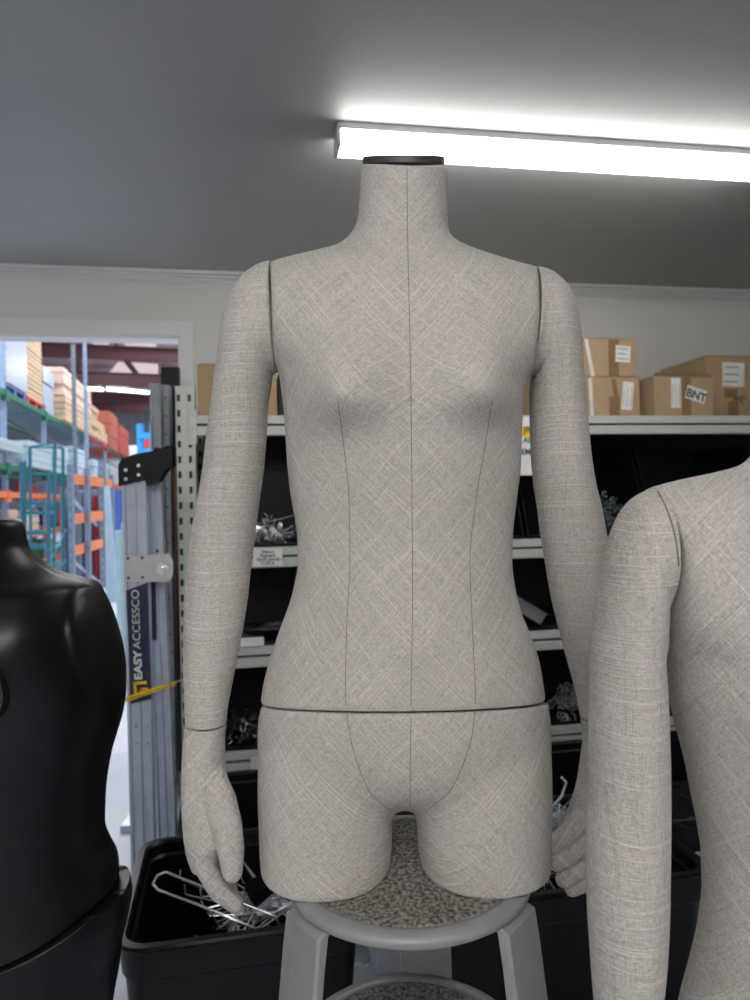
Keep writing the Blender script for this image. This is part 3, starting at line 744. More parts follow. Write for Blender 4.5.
# BNT box
zb = SZ(377, 680)
r, w, d, h = carton('cardboard_box', SX(652.5, 400, SF+.01), SX(713.5, 400, SF+.01), Z0, zb, SF+.01, SF+.21, 'small open-topped cardboard box with a sticker reading BNT', rz=.06)
strip(r, 'tape', M_tape, -.012, .035, 0, h-.002, d); sticker(r, -.045, h*.58, .024, h*.38, d, 0, 3, True)
o = sticker(r, .060, h*.55, .052, .031, d, .28, 0)
textmesh('print', 'BNT', .054, M_ink, o, Matrix.Translation((.060, -d-.0036, h*.55-.006)) @ Matrix.Rotation(.28, 4, 'Y') @ FRONT, .0014)
mb = MB(); mb.prism([(-w+.003, -d+.004, h), (w-.003, -d+.004, h), (w-.02, -d-.012, h+.016), (-w-.004, -d-.012, h+.012)], (0, .003, .002)); mb.build('open_flap', M_card, r)
# big box behind it
TB0 = SF+.235
zc = SZ(356, 708, TB0)
r, w, d, h = carton('cardboard_box', SX(706.5, 400, TB0), SX(706.5, 400, TB0)+.50, Z0, zc, TB0, SB-.02, 'large cardboard box with white document label at the right edge')
sticker(r, -w+.150, h*.72, .060, .060, d, .02, 3); strip(r, 'tape', M_tape, -w+.1, -w+.17, h*.36, h*.50, d); strip(r, 'tape', M_tape, -w+.12, -w+.175, 0, h*.3, d)
mb = MB()
for k in range(9):
    a = rnd.uniform(-.03, .03); b = h*.30+rnd.uniform(-.012, .02); mb.tube([(-w+.165+a, -d-.001, b), (-w+.175+a, -d-.001, b+.016), (-w+.19+a, -d-.001, b-.004)], .0016, 5)
mb.build('marker_scribble', M_ink, r)
# box behind the left shoulder
r, w, d, h = carton('cardboard_box', SX(198), SX(277), Z0, SZ(365, 240), SF+.02, SF+.33, 'plain tall cardboard box behind the left arm of the mannequin on the stool')
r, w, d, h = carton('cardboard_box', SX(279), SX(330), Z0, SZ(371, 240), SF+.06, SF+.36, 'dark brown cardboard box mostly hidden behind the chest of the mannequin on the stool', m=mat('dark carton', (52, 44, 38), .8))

# ------------------------------------------------------------------ black bins on the shelves and their contents
def bin_tray(s0, s1, z, hgt, label, front=.012, dep=.56, t0=SF+.025, rz=0, m=None):
    r = empty('storage_bin', WO + WU*((s0+s1)/2) + WN*(t0+dep/2) + Vector((0,0,z+.001)), YAW+rz); tag(r, label, 'bin', 'black bins on the shelves')
    w = (s1-s0)/2-.004; d = dep/2; th = .004; mb = MB()
    mb.box((-w,-d,0),(w,d,th)); mb.box((-w,d-th,0),(w,d,hgt)); 
    for x in (-w, w-th): mb.prism([(x,-d,0),(x,-d,front),(x,-d+.16,hgt),(x,d,hgt),(x,d,0)], (th,0,0))
    mb.box((-w,-d,0),(w,-d+th,front)); mb.bbox((-w-.002,-d-.003,front-.004),(w+.002,-d+.006,front+.002), .001)
    mb.build('tray', m or M_blkbin, r); return r, w, d
def wire_hook_mesh(kind):
    mb = MB()
    if kind == 'prong':      # long display hook: bent back, straight prong, turned-up tip
        mb.tube([(0,0,.018),(0,0,.004),(.004,0,0),(.19,0,0),(.197,0,.004),(.205,0,.022)], .0024, 6)
        mb.bbox((-.004,-.014,-.02),(-.001,.014,.022), .0008)
    elif kind == 'loop':     # two parallel wires joined by a loop
        mb.tube([(0,-.018,0),(.22,-.018,0),(.232,-.012,.012),(.234,0,.018),(.232,.012,.012),(.22,.018,0),(0,.018,0)], .0024, 6)
        mb.tube([(0,-.028,.0),(0,.028,0)], .003, 6)
    elif kind == 'clip':     # small bent clip
        mb.tube([(0,0,0),(.026,0,0),(.030,0,.006),(.030,0,.016),(.022,0,.020),(.016,0,.014)], .0017, 5)
        mb.bbox((-.002,-.007,-.004),(.001,.007,.012), .0006)
    elif kind == 'ring':
        mb.tube([(.014*math.cos(t), .014*math.sin(t), .003*math.sin(2*t)) for t in [i*math.pi/6 for i in range(11)]], .0022, 6)
    me = mb.build('wire_hook', M_chrome).data
    o = [x for x in COL.objects if x.data is me][0]; COL.objects.unlink(o); bpy.data.objects.remove(o); return me
HM = {k: wire_hook_mesh(k) for k in ('prong', 'loop', 'clip', 'ring')}
M_glassy = mat('clear plastic', (104, 118, 118), .2, 0, .6, noise=(60, .15))
M_greyp = mat('grey metal clip', (160, 163, 168), .35, .5, noise=(60, .2))
def variant(me, m, name):
    q = me.copy(); q.materials.clear(); q.materials.append(m); return q
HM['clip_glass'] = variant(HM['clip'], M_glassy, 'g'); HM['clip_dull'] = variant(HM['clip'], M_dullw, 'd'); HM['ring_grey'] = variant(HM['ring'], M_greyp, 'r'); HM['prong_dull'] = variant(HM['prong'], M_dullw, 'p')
def heap(kind, n, c, ext, hgt, name, label, group, cat, flat=.5, seed=1, scale=1.0):
    rr = random.Random(seed); c = Vector(c); proto = None
    for i in range(n):
        a = rr.uniform(-1, 1); b = rr.uniform(-1, 1)
        z = hgt*max(0, 1-(a*a+b*b)/1.4)*rr.random()**.5
        loc = c + WU*(a*ext[0]) + WN*(b*ext[1]) + Vector((0, 0, z+.004))
        if proto is None:
            proto = bpy.data.objects.new(name, HM[kind]); o = proto
        else: o = proto.copy()
        COL.objects.link(o); o.location = loc
        o.rotation_euler = (rr.uniform(-flat, flat)*2, rr.uniform(-flat, flat), rr.uniform(0, 2*math.pi)); k = scale*rr.uniform(.9, 1.1); o.scale = (k, k, k)
        tag(o, label, cat, group)
def bin_with(x0, x1, lev, label, **kw):
    s0 = S(x0, 600, SF)[0]; s1 = S(x1, 600, SF)[0]; z = LEV[lev]
    up = (LEV[lev-1]-.09-z)*.92; r, w, d = bin_tray(s0, s1, z, up, label, **kw); return (s0+s1)/2, z+.006, w, d
def wpt(s, t, z): return WO + WU*s + WN*t + Vector((0, 0, z))
# level 1 (under the top shelf)
c, z, w, d = bin_with(203, 306, 1, 'black shelf bin full of long bright hooks behind the mannequin waist, left side')
heap('prong', 44, wpt(S(268,530,SF+.2)[0], SF+.17, z+.006), (.07, .10), .10, 'display_hook', 'bright metal prong hook in the heap between left arm and waist', 'long hooks in the upper left bin', 'hook', .55, 3, .8)
bin_with(309, 416, 1, 'black shelf bin hidden behind the chest of the mannequin on the stool'); bin_with(419, 528, 1, 'black shelf bin below the white sign')
c, z, w, d = bin_with(531, 655, 1, 'black shelf bin with small clear clips under the strapped cardboard boxes')
heap('clip_glass', 200, wpt(S(600,530,SF+.2)[0], SF+.20, z+.004), (.15, .14), .18, 'plastic_clip', 'small clear plastic clip in the heap right of the far arm', 'clear clips in the upper right bin', 'clip', 1.2, 4, .85)
bin_with(658, 775, 1, 'empty black shelf bin under the BNT box')
# level 2
c, z, w, d = bin_with(203, 306, 2, 'black shelf bin with flat packets behind the forearm')
for k in range(5):
    o = MB(); rr = random.Random(k); pts = []
    mbp = MB(); 
    gx_ = 12; vv = []; ff = []
    for i in range(gx_):
        for j in range(gx_):
            a = i/(gx_-1)-.5; b = j/(gx_-1)-.5
            vv.append(Vector((a*.15, b*.10, .010*(1-4*a*a)*(1-4*b*b)+.004+.003*rr.random())))
    for i in range(gx_-1):
        for j in range(gx_-1): ff.append((i*gx_+j, (i+1)*gx_+j, (i+1)*gx_+j+1, i*gx_+j+1))
    base = [Vector((q.x, q.y, 0)) for q in vv]; n0 = len(vv)
    ff += [tuple(n0+i for i in reversed(q)) for q in ff[:]]
    o = mesh_obj('plastic_packet', vv+base, ff, mat('clear bag', (92, 98, 108), .2, 0, .7, noise=(40, .3)), None, True)
    o.location = wpt(S(255,645,SF+.1)[0]+(k-2)*.05, SF+.10+.05*(k % 3), z+.014*k); o.rotation_euler = (.05, .06, k*.9)
    tag(o, 'flat clear plastic packet in the bin left of the waist', 'packet', 'clear packets in the middle left bin')
price_label(240, 638, 264, 645.5, 'narrow white label on packets left of the waist', '')
bin_with(309, 416, 2, 'middle black shelf bin hidden behind the waist'); bin_with(419, 508, 2, 'middle black shelf bin hidden behind the right hip')
c, z, w, d = bin_with(511, 655, 2, 'black shelf bin holding a grey tray behind the right hip')
# tilted grey tray
s0, _ = S(531, 610, SF+.06)
r = empty('grey_tray', wpt(S(552, 632, SF+.03)[0]-.30, SF+.05, LEV[2]+.02), YAW); tag(r, 'grey plastic tray tilted on the shelf beside the waist', 'tray')
M_gtray = mat('grey plastic', (120, 122, 124), .45)
mb = MB(); L_ = .30; mb.bbox((-.02, 0, 0), (L_, .20, .006), .002); mb.bbox((-.02, 0, 0), (L_, .005, .055), .002); mb.bbox((-.02, .195, 0), (L_, .20, .055), .002); mb.bbox((L_-.005, 0, 0), (L_, .20, .055), .002); mb.bbox((-.02, 0, 0), (-.015, .20, .055), .002)
mb.bbox((-.025, -.006, .052), (L_+.005, .008, .058), .001); mb.bbox((L_-.010, 0, .052), (L_+.006, .20, .058), .001)
o = mb.build('tray', M_gtray, r)
for v_ in o.data.vertices: v_.co = Matrix.Translation((0,0,.155)) @ Matrix.Rotation(.55, 4, 'Y') @ v_.co
bin_with(658, 775, 2, 'middle black shelf bin right of the nearer mannequin arm')
c, z, w, d = (0, LEV[2]+.006, 0, 0)
# level 3
c, z, w, d = bin_with(203, 306, 3, 'lower black shelf bin of dull clips beside the left wrist')
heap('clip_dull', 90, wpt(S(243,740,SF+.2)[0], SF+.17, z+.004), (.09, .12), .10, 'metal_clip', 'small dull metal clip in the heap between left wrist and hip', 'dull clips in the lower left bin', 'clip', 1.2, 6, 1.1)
bin_with(309, 416, 3, 'lower black shelf bin hidden behind the hips, left half'); bin_with(419, 528, 3, 'lower black shelf bin hidden behind the hips, right half')
c, z, w, d = bin_with(531, 655, 3, 'lower black shelf bin of grey rings right of the hips')
heap('ring_grey', 80, wpt(S(566,715,SF+.2)[0], SF+.15, z+.004), (.09, .11), .13, 'metal_ring', 'small grey ring in the heap right of the hips', 'grey rings in the lower right bin', 'ring', 1.3, 8, 1.3)
c, z, w, d = bin_with(658, 775, 3, 'lower black shelf bin right of the nearer mannequin arm')
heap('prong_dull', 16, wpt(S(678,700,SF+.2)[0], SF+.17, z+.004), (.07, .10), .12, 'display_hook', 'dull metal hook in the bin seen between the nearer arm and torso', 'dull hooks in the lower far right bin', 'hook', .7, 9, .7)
# level 4
for x0, x1, lb in ((203,306,'bottom black shelf bin at the slotted post'),(309,416,'bottom black shelf bin left of the stool'),(419,528,'bottom black shelf bin right of the stool'),(531,655,'bottom black shelf bin behind the far hand')):
    bin_with(x0, x1, 4, lb, front=.10)

# ------------------------------------------------------------------ big black crates in front of the shelves
def crate(loc, yaw, W, D, H, label, taper=.035):
    r = empty('storage_crate', loc, yaw); tag(r, label, 'crate', 'black crates on the floor behind the stool')
    def rr(w, d, rad, z, n=8):
        out = []
        for (cx, cy, a0) in ((w-rad, d-rad, 0), (-w+rad, d-rad, 90), (-w+rad, -d+rad, 180), (w-rad, -d+rad, 270)):
            for k in range(n): a = math.radians(a0+90*k/(n-1)); out.append(Vector((cx+rad*math.cos(a), cy+rad*math.sin(a), z)))
        return out
    w, d = W/2, D/2; t = taper
    rings = [rr(w-t, d-t, .05, 0), rr(w-t*.35, d-t*.35, .055, H-.075), rr(w-.006, d-.006, .06, H-.07), rr(w-.002, d-.002, .06, H-.012), rr(w, d, .062, H-.010), rr(w+.004, d+.004, .062, H-.004), rr(w, d, .06, H+.001), rr(w-.014, d-.014, .052, H+.002), rr(w-.020, d-.020, .05, H-.004), rr(w-.022, d-.022, .05, H-.03), rr(w-.028, d-.028, .048, H-.035), rr(w-t-.012, d-t-.012, .04, .012)]
    v, f = rings_to_mesh(rings); autosmooth(mesh_obj('tub', v, f, M_blk, r), .5); return r
CY = math.radians(11.5)
CH = CZ-.885
fl = P(113, 953, 1); fl = CAMP + (fl-CAMP)*((CH-CZ)/(fl.z-CZ))
cu = Vector((math.cos(CY), math.sin(CY), 0)); cn = Vector((-math.sin(CY), math.cos(CY), 0))
W1, Dp = .51, .485
c1 = fl + cu*(W1/2) + cn*(Dp/2)
crate(Vector((c1.x, c1.y, 0)), CY, W1, Dp, CH, 'black open plastic crate of hooks under the left hand')
c2 = fl + cu*(.69+.33) + cn*(Dp/2-.005)
crate(Vector((c2.x, c2.y, 0)), CY, .66, Dp, CH, 'black open plastic crate of hooks behind the nearer mannequin')
for k, (off_, lb) in enumerate(((.33,'black crate in the back row behind the left crate'),(.87,'black crate in the back row behind the stool'),(1.41,'black crate in the back row behind the far hand'),(1.95,'black crate in the back row at the right'))):
    c3 = fl + cu*off_ + cn*(Dp+.47); crate(Vector((c3.x, c3.y, 0)), CY, .52, .50, .26, lb)
def at_z(x, y, z): d = P(x, y, 1)-CAMP; q = CAMP+d*((z-CZ)/d.z); return q
# wall frame heaps
def heap2(kind, n, c, ext, hgt, name, label, group, cat, flat, seed, scale=1.0, z0=0):
    global WU, WN
    a, b = WU, WN; WU, WN = cu, cn
    heap(kind, n, c, ext, hgt, name, label, group, cat, flat, seed, scale); WU, WN = a, b
q = c1 + cu*.07 + cn*.02; 
q = at_z(264, 903, CH-.08)
heap2('prong', 60, Vector((q.x, q.y, CH-.12)), (.08, .05), .08, 'display_hook', 'metal prong hook in the heap of the crate under the left hand', 'prong hooks in the left crate', 'hook', .5, 12, .8)
heap2('loop', 6, Vector((q.x+.03, q.y, CH-.19)), (.05, .03), .06, 'wire_hook', 'double wire hook in the heap of the crate under the left hand', 'double wire hooks in the left crate', 'hook', .3, 15, .7)
q = c2 - cu*.17 + cn*.0
q = at_z(560, 836, CH)
heap2('prong', 100, Vector((q.x, q.y, CH-.05)), (.12, .05), .13, 'display_hook', 'bright metal prong hook in the heap of the crate behind the far hand', 'prong hooks in the right crate', 'hook', .5, 22, .65)
heap2('loop', 14, Vector((q.x, q.y, CH-.02)), (.06, .04), .10, 'wire_hook', 'double wire hook in the heap of the crate behind the far hand', 'double wire hooks in the right crate', 'hook', .4, 25, .55)
q = c2 + cu*.12 + cn*.05
heap2('prong', 16, Vector((q.x, q.y, CH-.20)), (.10, .04), .12, 'display_hook', 'metal hook in the crate seen between the nearer arm and torso', 'hooks at the far end of the right crate', 'hook', .4, 28, .7)
# the long double hook that lies across the left crate
def wire_from_px(pts, r, root=None): 
    mb = MB(); mb.tube([P(*p) for p in pts], r, 8); return mb
o = wire_from_px([(263,932,1.50),(200,905.5,1.555),(158,890,1.60),(153,884,1.605),(157,876,1.625),(166,872,1.635),(215,892,1.62),(268,913.5,1.60),(275,917,1.60),(279,924,1.60)], .0032).build('long_wire_hook', M_chrome, None, True)
tag(o, 'long bright double wire hook lying across the left crate', 'hook')
o = wire_from_px([(549,815,1.9),(553,806,1.9),(562,796,1.9),(566,782,1.9),(561,777,1.9)], .004).build('bent_hook', M_chrome, None, True); tag(o, 'bent bright hook sticking up beside the hip of the mannequin on the stool', 'hook')
mb = MB(); mb.prism([P(670,868,1.85),P(690,855,1.86),P(699,852,1.86),P(676,872,1.85)], (0,.002,.001)); o = mb.build('metal_plate', M_paper); tag(o, 'thin pale plate lying in the crate between the nearer arm and torso', 'plate')
# black slats lying in the left crate
for k, pts in enumerate(([(178,925),(199,905),(205,910),(184,930)], [(196,932),(212,915),(216,922),(204,940)], [(243,884),(262,873),(268,884),(250,900)])):
    mb = MB(); mb.prism([P(a, b, 1.62) for a, b in pts], (.01, .02, -.03)); o = mb.build('plastic_bracket', M_blk)
    tag(o, ('black plastic bracket at the left end of the crate under the left hand', 'black bracket below the long wire hook in the left crate', 'square black bracket right of the left hand')[k], 'bracket')
# frame of black bars behind the right mannequin
mb = MB()
for a, b in (((640,770),(706,812)),((640,812),(720,835)),((660,822),(700,818)),((655,790),(712,838))):
    mb.tube([P(*a, 1.98), P(*b, 1.96)], .006, 8)
for x in (645, 715): mb.tube([P(x, 780, 2.0), Vector((P(x, 780, 2.0).x, 2.0, .0))], .006, 8)
o = mb.build('wire_rack', M_blk); tag(o, 'black bar rack seen between the nearer arm and torso', 'rack')
# white panel behind the gap
zt = .60
pa = CAMP + (P(368, 977, 1)-CAMP)*(CZ/(CZ-P(368, 977, 1).z))
r = empty('white_box', (pa.x+.095, pa.y+.10, 0), CY); tag(r, 'pale lavender box on the floor seen under the stool seat', 'box')
mb = MB(); mb.bbox((-.09,-.08,0),(.09,.08,.30), .004); mb.build('box_body', mat('lavender plastic', (226, 224, 244), .5), r)
mb = MB(); mb.bbox((-.094,-.084,.29),(.094,.084,.31), .004); mb.build('lid', mat('lavender plastic', (226, 224, 244), .5), r)

# ------------------------------------------------------------------ ladder by the door
DLd = 2.3
M_alb = M_alu
lad = empty('step_ladder', (P(140,600,DLd).x, DLd, 0)); tag(lad, 'folded aluminium ladder with black end cap and blue sticker beside the doorway', 'ladder')
def rail(x0a, x1a, ya, x0b, x1b, yb, d, name, dep=.03):
    mb = MB(); w = 5
    ext = 1.0
    A, B, Cc, Dd = P(x0a, ya, d), P(x1a, ya, d), P(x0b, yb, d), P(x1b, yb, d)
    n = 9; prof = [0,.12,.14,.42,.44,.56,.58,.86,.88,1]; dd = [0,0,.006,.006,0,0,.006,.006,0,0]
    v = []
    for (L, R) in ((A, B), (Cc, Dd)):
        for u, q in zip(prof, dd): v.append(L.lerp(R, u)+Vector((0, q, 0)))
        for u in (1, 0): v.append(L.lerp(R, u)+Vector((0, dep, 0)))
    m_ = len(prof)+2; f = [(i, (i+1) % m_, m_+(i+1) % m_, m_+i) for i in range(m_)]+[tuple(range(m_)), tuple(range(m_, 2*m_))]
    return mesh_obj(name, v, f, M_alb, lad, world=True)
rail(121.5,145.5,480, 131.5,155,890, DLd, 'rail'); rail(145,160,478, 159,178,890, DLd+.07, 'rail')
fz = P(143, 885, DLd)
mb = MB(); mb.bbox((fz.x-.045-lad.location.x, -.01, 0), (fz.x+.04-lad.location.x, .05, fz.z), .004); mb.build('ladder_foot', M_blk, lad)
mb = MB(); mb.bbox((fz.x+.055-lad.location.x, .06, 0), (fz.x+.12-lad.location.x, .12, fz.z), .004); mb.build('ladder_foot', M_blk, lad)
mb = MB(); cap = [(118.5,486),(118,465),(122,458.5),(135,454),(152,451),(156,447),(160,448.5),(167,445.5),(172,446),(172,466),(166,469),(163,473),(158,481),(148,486),(145,480)]
mb.prism([P(a,b,DLd-.008) for a,b in cap], (0,.05,0)); lc = mb.build('end_cap', M_blk, lad, world=True)
mb = MB()
for a, b in ((125.5,470),(138.5,465.5),(125.8,479),(138.5,475)): mb.tube([P(a,b,DLd-.011), P(a,b,DLd)], .0055, 14)
o = mb.build('rivet', M_alu, lad, world=True)
mb = MB(); pl = [(124,556),(168,554),(171,556.5),(173,561),(173,575),(171,580),(167,582),(124.5,582)]
mb.prism([P(a,b,DLd-.010) for a,b in pl], (0,.006,0)); mb.build('hinge_plate', mat('brushed plate', (196,196,196), .4, .6), lad, world=True)
mb = MB(); q = P(162,569,DLd-.012); mb.tube([q, q+Vector((0,.006,0))], .021, 24); mb.tube([q-Vector((0,.006,0)), q], .012, 6); mb.tube([q-Vector((0,.010,0)), q], .007, 12); mb.build('hinge_bolt', M_chrome, lad, world=True)
mb = MB()
for a, b in ((127.8,558.5),(142,558),(128.3,578),(142.5,577.5),(157,551)): q = P(a,b,DLd-.012); mb.tube([q, q+Vector((0,.006,0))], .0045, 10)
mb.build('rivet', M_ink, lad, world=True)
mb = MB()
for a, b in ((135.5,727),(147,727),(135.5,744),(147,744)): q = P(a,b,DLd-.002); mb.tube([q, q+Vector((0,.006,0))], .004, 10)
mb.build('rivet', M_galv, lad, world=True)
mb = MB(); mb.prism([P(a,b,DLd-.0025) for a,b in ((126,590.5),(147.5,582.5),(151.5,699),(131,704))], (0,.002,0)); stk = mb.build('sticker', M_navy, lad, world=True)
mb = MB(); mb.prism([P(a,b,DLd+.06) for a,b in ((147,576),(155,576),(156,640),(150,640))], (0,.004,0)); mb.build('sticker', M_navy, lad, world=True)
# lettering reads upward along the rail
def up_text(body, x, y0, y1, m, bold, hpx):
    a = P(x, y0, DLd-.0035); b = P(x-(y0-y1)*.035, y1, DLd-.0035); u = (b-a).normalized(); w = Vector((-u.z, 0, u.x))*-1
    # glyph x axis runs along u (upwards), glyph y axis points left
    w = Vector((-1, 0, 0)); w = (w-u*w.dot(u)).normalized()
    c = bpy.data.curves.new('t', 'FONT'); c.body = body; c.size = 1; c.align_x = 'LEFT'; c.align_y = 'CENTER'; c.offset = bold; c.extrude = .0003
    o = bpy.data.objects.new('t', c); COL.objects.link(o); dg = bpy.context.evaluated_depsgraph_get(); dg.update()
    me = bpy.data.meshes.new_from_object(o.evaluated_get(dg)); bpy.data.objects.remove(o)
    x1 = max(v.co.x for v in me.vertices); h = hpx/F*DLd/.7
    n = u.cross(w)
    M4 = Matrix(((u.x*(b-a).length/x1, w.x*h, n.x, a.x), (u.y, w.y*h, n.y, a.y), (u.z*(b-a).length/x1, w.z*h, n.z, a.z), (0,0,0,1)))
    me.transform(M4); me.transform(Matrix.Translation(-lad.location)); me.materials.clear(); me.materials.append(m)
    q = bpy.data.objects.new('print', me); COL.objects.link(q); q.parent = stk
up_text('EASY', 138.8, 680, 650, M_paper, .035, 7.5); up_text('ACCESSCO', 137.4, 649, 590, M_paper, -.004, 7.5)
mb = MB()
for pts in (((133,682),(136,682),(137.5,698),(134.5,698)), ((133,682),(146.5,681),(146.7,684),(134,685)), ((139,688),(148,687.5),(148.2,690),(139.5,690.5)), ((139,688),(141,688),(142,697),(140,697)), ((134,695),(149,692),(149.4,694.5),(134.5,698))):
    mb.prism([P(a,b,DLd-.0036)-lad.location for a,b in pts], (0,.0008,0))
mb.build('logo', M_yel, stk)
mb = MB(); 
tie = [(124.5,698.5,DLd-.006),(131,697,DLd-.008),(140,693.5,DLd-.008),(150,690.5,DLd-.006),(160,687,DLd+.05),(175,683,DLd+.10),(183,679,DLd+.2)]
mb.tube([P(*p) for p in tie], [.0045]*6+[.001], 8); mb.tube([P(a+1,b+2.5,c_) for a,b,c_ in tie[:6]], .003, 8)
o = mb.build('yellow_rope', M_yel, None, True); tag(o, 'yellow rope tied round the folded ladder below its sticker', 'rope')

# steel channels standing beside the ladder
def px_post(name, xa0, xa1, ya, xb0, xb1, yb, d, dep, m, label, cat, holes=0, group=None, tofloor=True):
    A, B = P(xa0, ya, d), P(xa1, ya, d)
    Cc, Dd = P(xb0, yb, d), P(xb1, yb, d)
    if tofloor:
        k = A.z/(A.z-Cc.z); Cc = A+(Cc-A)*k; Dd = B+(Dd-B)*k; Cc.z = Dd.z = 0
    r = empty(name, ((Cc.x+Dd.x)/2, d, 0)); tag(r, label, cat, group)
    mb = MB(); v = [A, B, B+Vector((0,dep,0)), A+Vector((0,dep,0)), Cc, Dd, Dd+Vector((0,dep,0)), Cc+Vector((0,dep,0))]
    mb.add(v, [(0,1,2,3),(4,5,6,7),(0,1,5,4),(1,2,6,5),(2,3,7,6),(3,0,4,7)])
    e = (B-A)*.18
    mb.add([A-Vector((0,.008,0)), A+e-Vector((0,.008,0)), A+e, A, Cc-Vector((0,.008,0)), Cc+e-Vector((0,.008,0)), Cc+e, Cc], [(0,1,2,3),(4,5,6,7),(0,1,5,4),(1,2,6,5),(2,3,7,6),(3,0,4,7)])
    mb.build('channel', m, r, world=True)
    if holes:
        mb = MB()
        for k in range(holes):
            t = (k+.7)/holes; q = (A.lerp(Cc, t)+B.lerp(Dd, t))/2 + (B-A)*.1; mb.tube([q-Vector((0,.0006,0)), q+Vector((0,.001,0))], (B-A).length*.13, 10)
        mb.build('bolt_hole', M_ink, r, world=True)
    return r
px_post('steel_channel', 150,160,383.5, 160.5,170.5,830, 3.15, .05, M_galv, 'ribbed galvanised channel behind the black ladder cap', 'channel')
px_post('steel_channel', 160.5,168.5,385, 170,177,830, 3.2, .05, M_galv, 'drilled galvanised channel left of the slotted shelf post', 'channel', 22)
mb = MB(); mb.prism([P(a,b,3.35) for a,b in ((161,367),(178.5,367),(178.5,392),(176,420),(161,420))], (0,.03,0)); mb.box((P(161,367,3.35).x+.01, 3.36, 0), (P(176,367,3.35).x, 3.38, P(161,419,3.35).z))
o = mb.build('black_board', M_dark); tag(o, 'black board standing at the right jamb of the doorway', 'board')
px_post('timber_strip', 171,177,466, 171,177,520, 3.28, .02, mat('brown timber', (150,100,60), .7), 'brown timber strip behind the slotted shelf post', 'timber')
# stacked metal bars on the floor by the ladder
for k, (y0, y1) in enumerate(((826,838),(839,848),(849,857))):
    a = P(119.5+k*.5, y0, 2.75); b = P(150, y1, 2.75); mb = MB()
    mb.bbox((a.x, 2.75, b.z), (b.x, 3.1, a.z), .003)
    if k == 2: mb.box((a.x+.02, 2.8, 0), (b.x, 3.05, b.z))
    o = mb.build('metal_bar', M_alu); tag(o, ('pale metal bar on the floor left of the ladder, top of three', 'pale metal bar in the middle of three left of the ladder', 'pale metal bar at the bottom of three left of the ladder')[k], 'bar', 'metal bars beside the ladder')

# ------------------------------------------------------------------ warehouse seen through the doorway
M_wfloor = mat('warehouse floor', (206, 208, 214), .45, noise=(1.2, .08))
M_roof = mat('warehouse roof', (176, 150, 150), .6, noise=(.7, .55)); M_rust = mat('oxide red steel', (62, 24, 32), .6)
M_corr = mat('corrugated cladding', (112, 120, 132), .5)
M_green = mat('green beam', (36, 118, 88), .5); M_pink = mat('red beam', (196, 60, 84), .5); M_orange = mat('orange beam', (244, 138, 84), .5); M_teal = mat('teal paint', (30, 116, 130), .45)
M_upr = mat('rack upright', (158, 176, 204), .45, .3); M_uprg = mat('grey upright', (128, 140, 156), .45, .3); M_deck = mat('wire deck', (124, 148, 160), .5)
M_wood = mat('pale board', (216, 186, 150), .7, noise=(6, .1)); M_wrap = mat('stretch wrap', (180, 192, 214), .3); M_white = mat('white goods', (194, 212, 218), .5)
M_redp = mat('red pallet', (214, 48, 62), .5); M_blup = mat('blue pallet', (60, 116, 190), .5); M_brn = mat('red brown board', (170, 92, 76), .7)
mb = MB(); mb.box((-22, 2.6, -.12), (8, 44, -.02)); o = mb.build('floor_warehouse', M_wfloor); struct(o)
# short threshold piece keeps the two floors level
mb = MB(); mb.box((-22, 3.25, -.02), (8, 44, -.001)); o = mb.build('floor', M_wfloor); struct(o)
def on_ray(x, y, d): return P(x, y, d)
# far wall: corrugated
mb = MB(); n = 120; v = []; f = []
for i in range(n+1):
    x = -22+30*i/n; yy = 40+(.06 if i % 2 else 0); v += [Vector((x, yy, 0)), Vector((x, yy, 6.6))]
for i in range(n): f.append((2*i, 2*i+2, 2*i+3, 2*i+1))
o = mesh_obj('wall_warehouse', v, f, M_corr); struct(o)
# roof with translucent strips
ROOFZ = 7.2
M_sky = mat('skylight sheet', (206, 176, 178), .5, emit=((1, .90, .92), .14))
k = 0
for y0 in np.arange(6, 42, 3.0):
    mb = MB(); mb.box((-22, y0, ROOFZ), (8, y0+3.0, ROOFZ+.08)); o = mb.build('ceiling_warehouse', M_roof); struct(o)
for (xa, xb, ya, yb) in ((128,150,336,350),(124,142,356,376),(60,74,352,362),(92,100,380,388)):
    pass
def roofpt(x, y): 
    d = P(x, y, 1)-CAMP; return CAMP + d*((ROOFZ-.02-CZ)/d.z)
for i, quad in enumerate((((90,341),(108,341),(110,344),(95,345)), ((122,340),(156,341),(156,347),(126,346)), ((118,362),(158,364),(158,376),(110,372)), ((64,354),(72,354),(73,360),(66,357)), ((94,380),(101,380),(102,387),(97,386)), ((104,384),(128,384),(129,388),(107,388)))):
    mb = MB(); mb.prism([roofpt(a, b) for a, b in quad], (0, 0, -.02)); o = mb.build('window_%d' % (i+1), M_sky); struct(o)
# steel beams under the roof: each is a ridge across the bay
def roof_beam(x0, y0, x1, y1, thick, zc, lbl):
    a = P(x0, y0, 1)-CAMP; a = CAMP + a*((zc-CZ)/a.z); b = P(x1, y1, 1)-CAMP; b = CAMP + b*((zc-CZ)/b.z)
    u = (b-a); a = a-u*.6; b = b+u*1.0; u.normalize(); w = Vector((-u.y, u.x, 0)); h = thick
    mb = MB()
    for (w0, w1, z0, z1) in ((-.11,.11,0,.03), (-.02,.02,.03,h-.03), (-.11,.11,h-.03,h)):
        mb.prism([a+w*w0+Vector((0,0,z0)), a+w*w1+Vector((0,0,z0)), a+w*w1+Vector((0,0,z1)), a+w*w0+Vector((0,0,z1))], b-a)
    o = mb.build('roof_beam', M_rust); struct(o)
roof_beam(40,356.5,160,361,.40,5.6,''); roof_beam(40,383,160,387,.45,5.5,''); roof_beam(40,400,160,404,.36,5.4,''); roof_beam(40,410,160,413,.50,5.2,'')
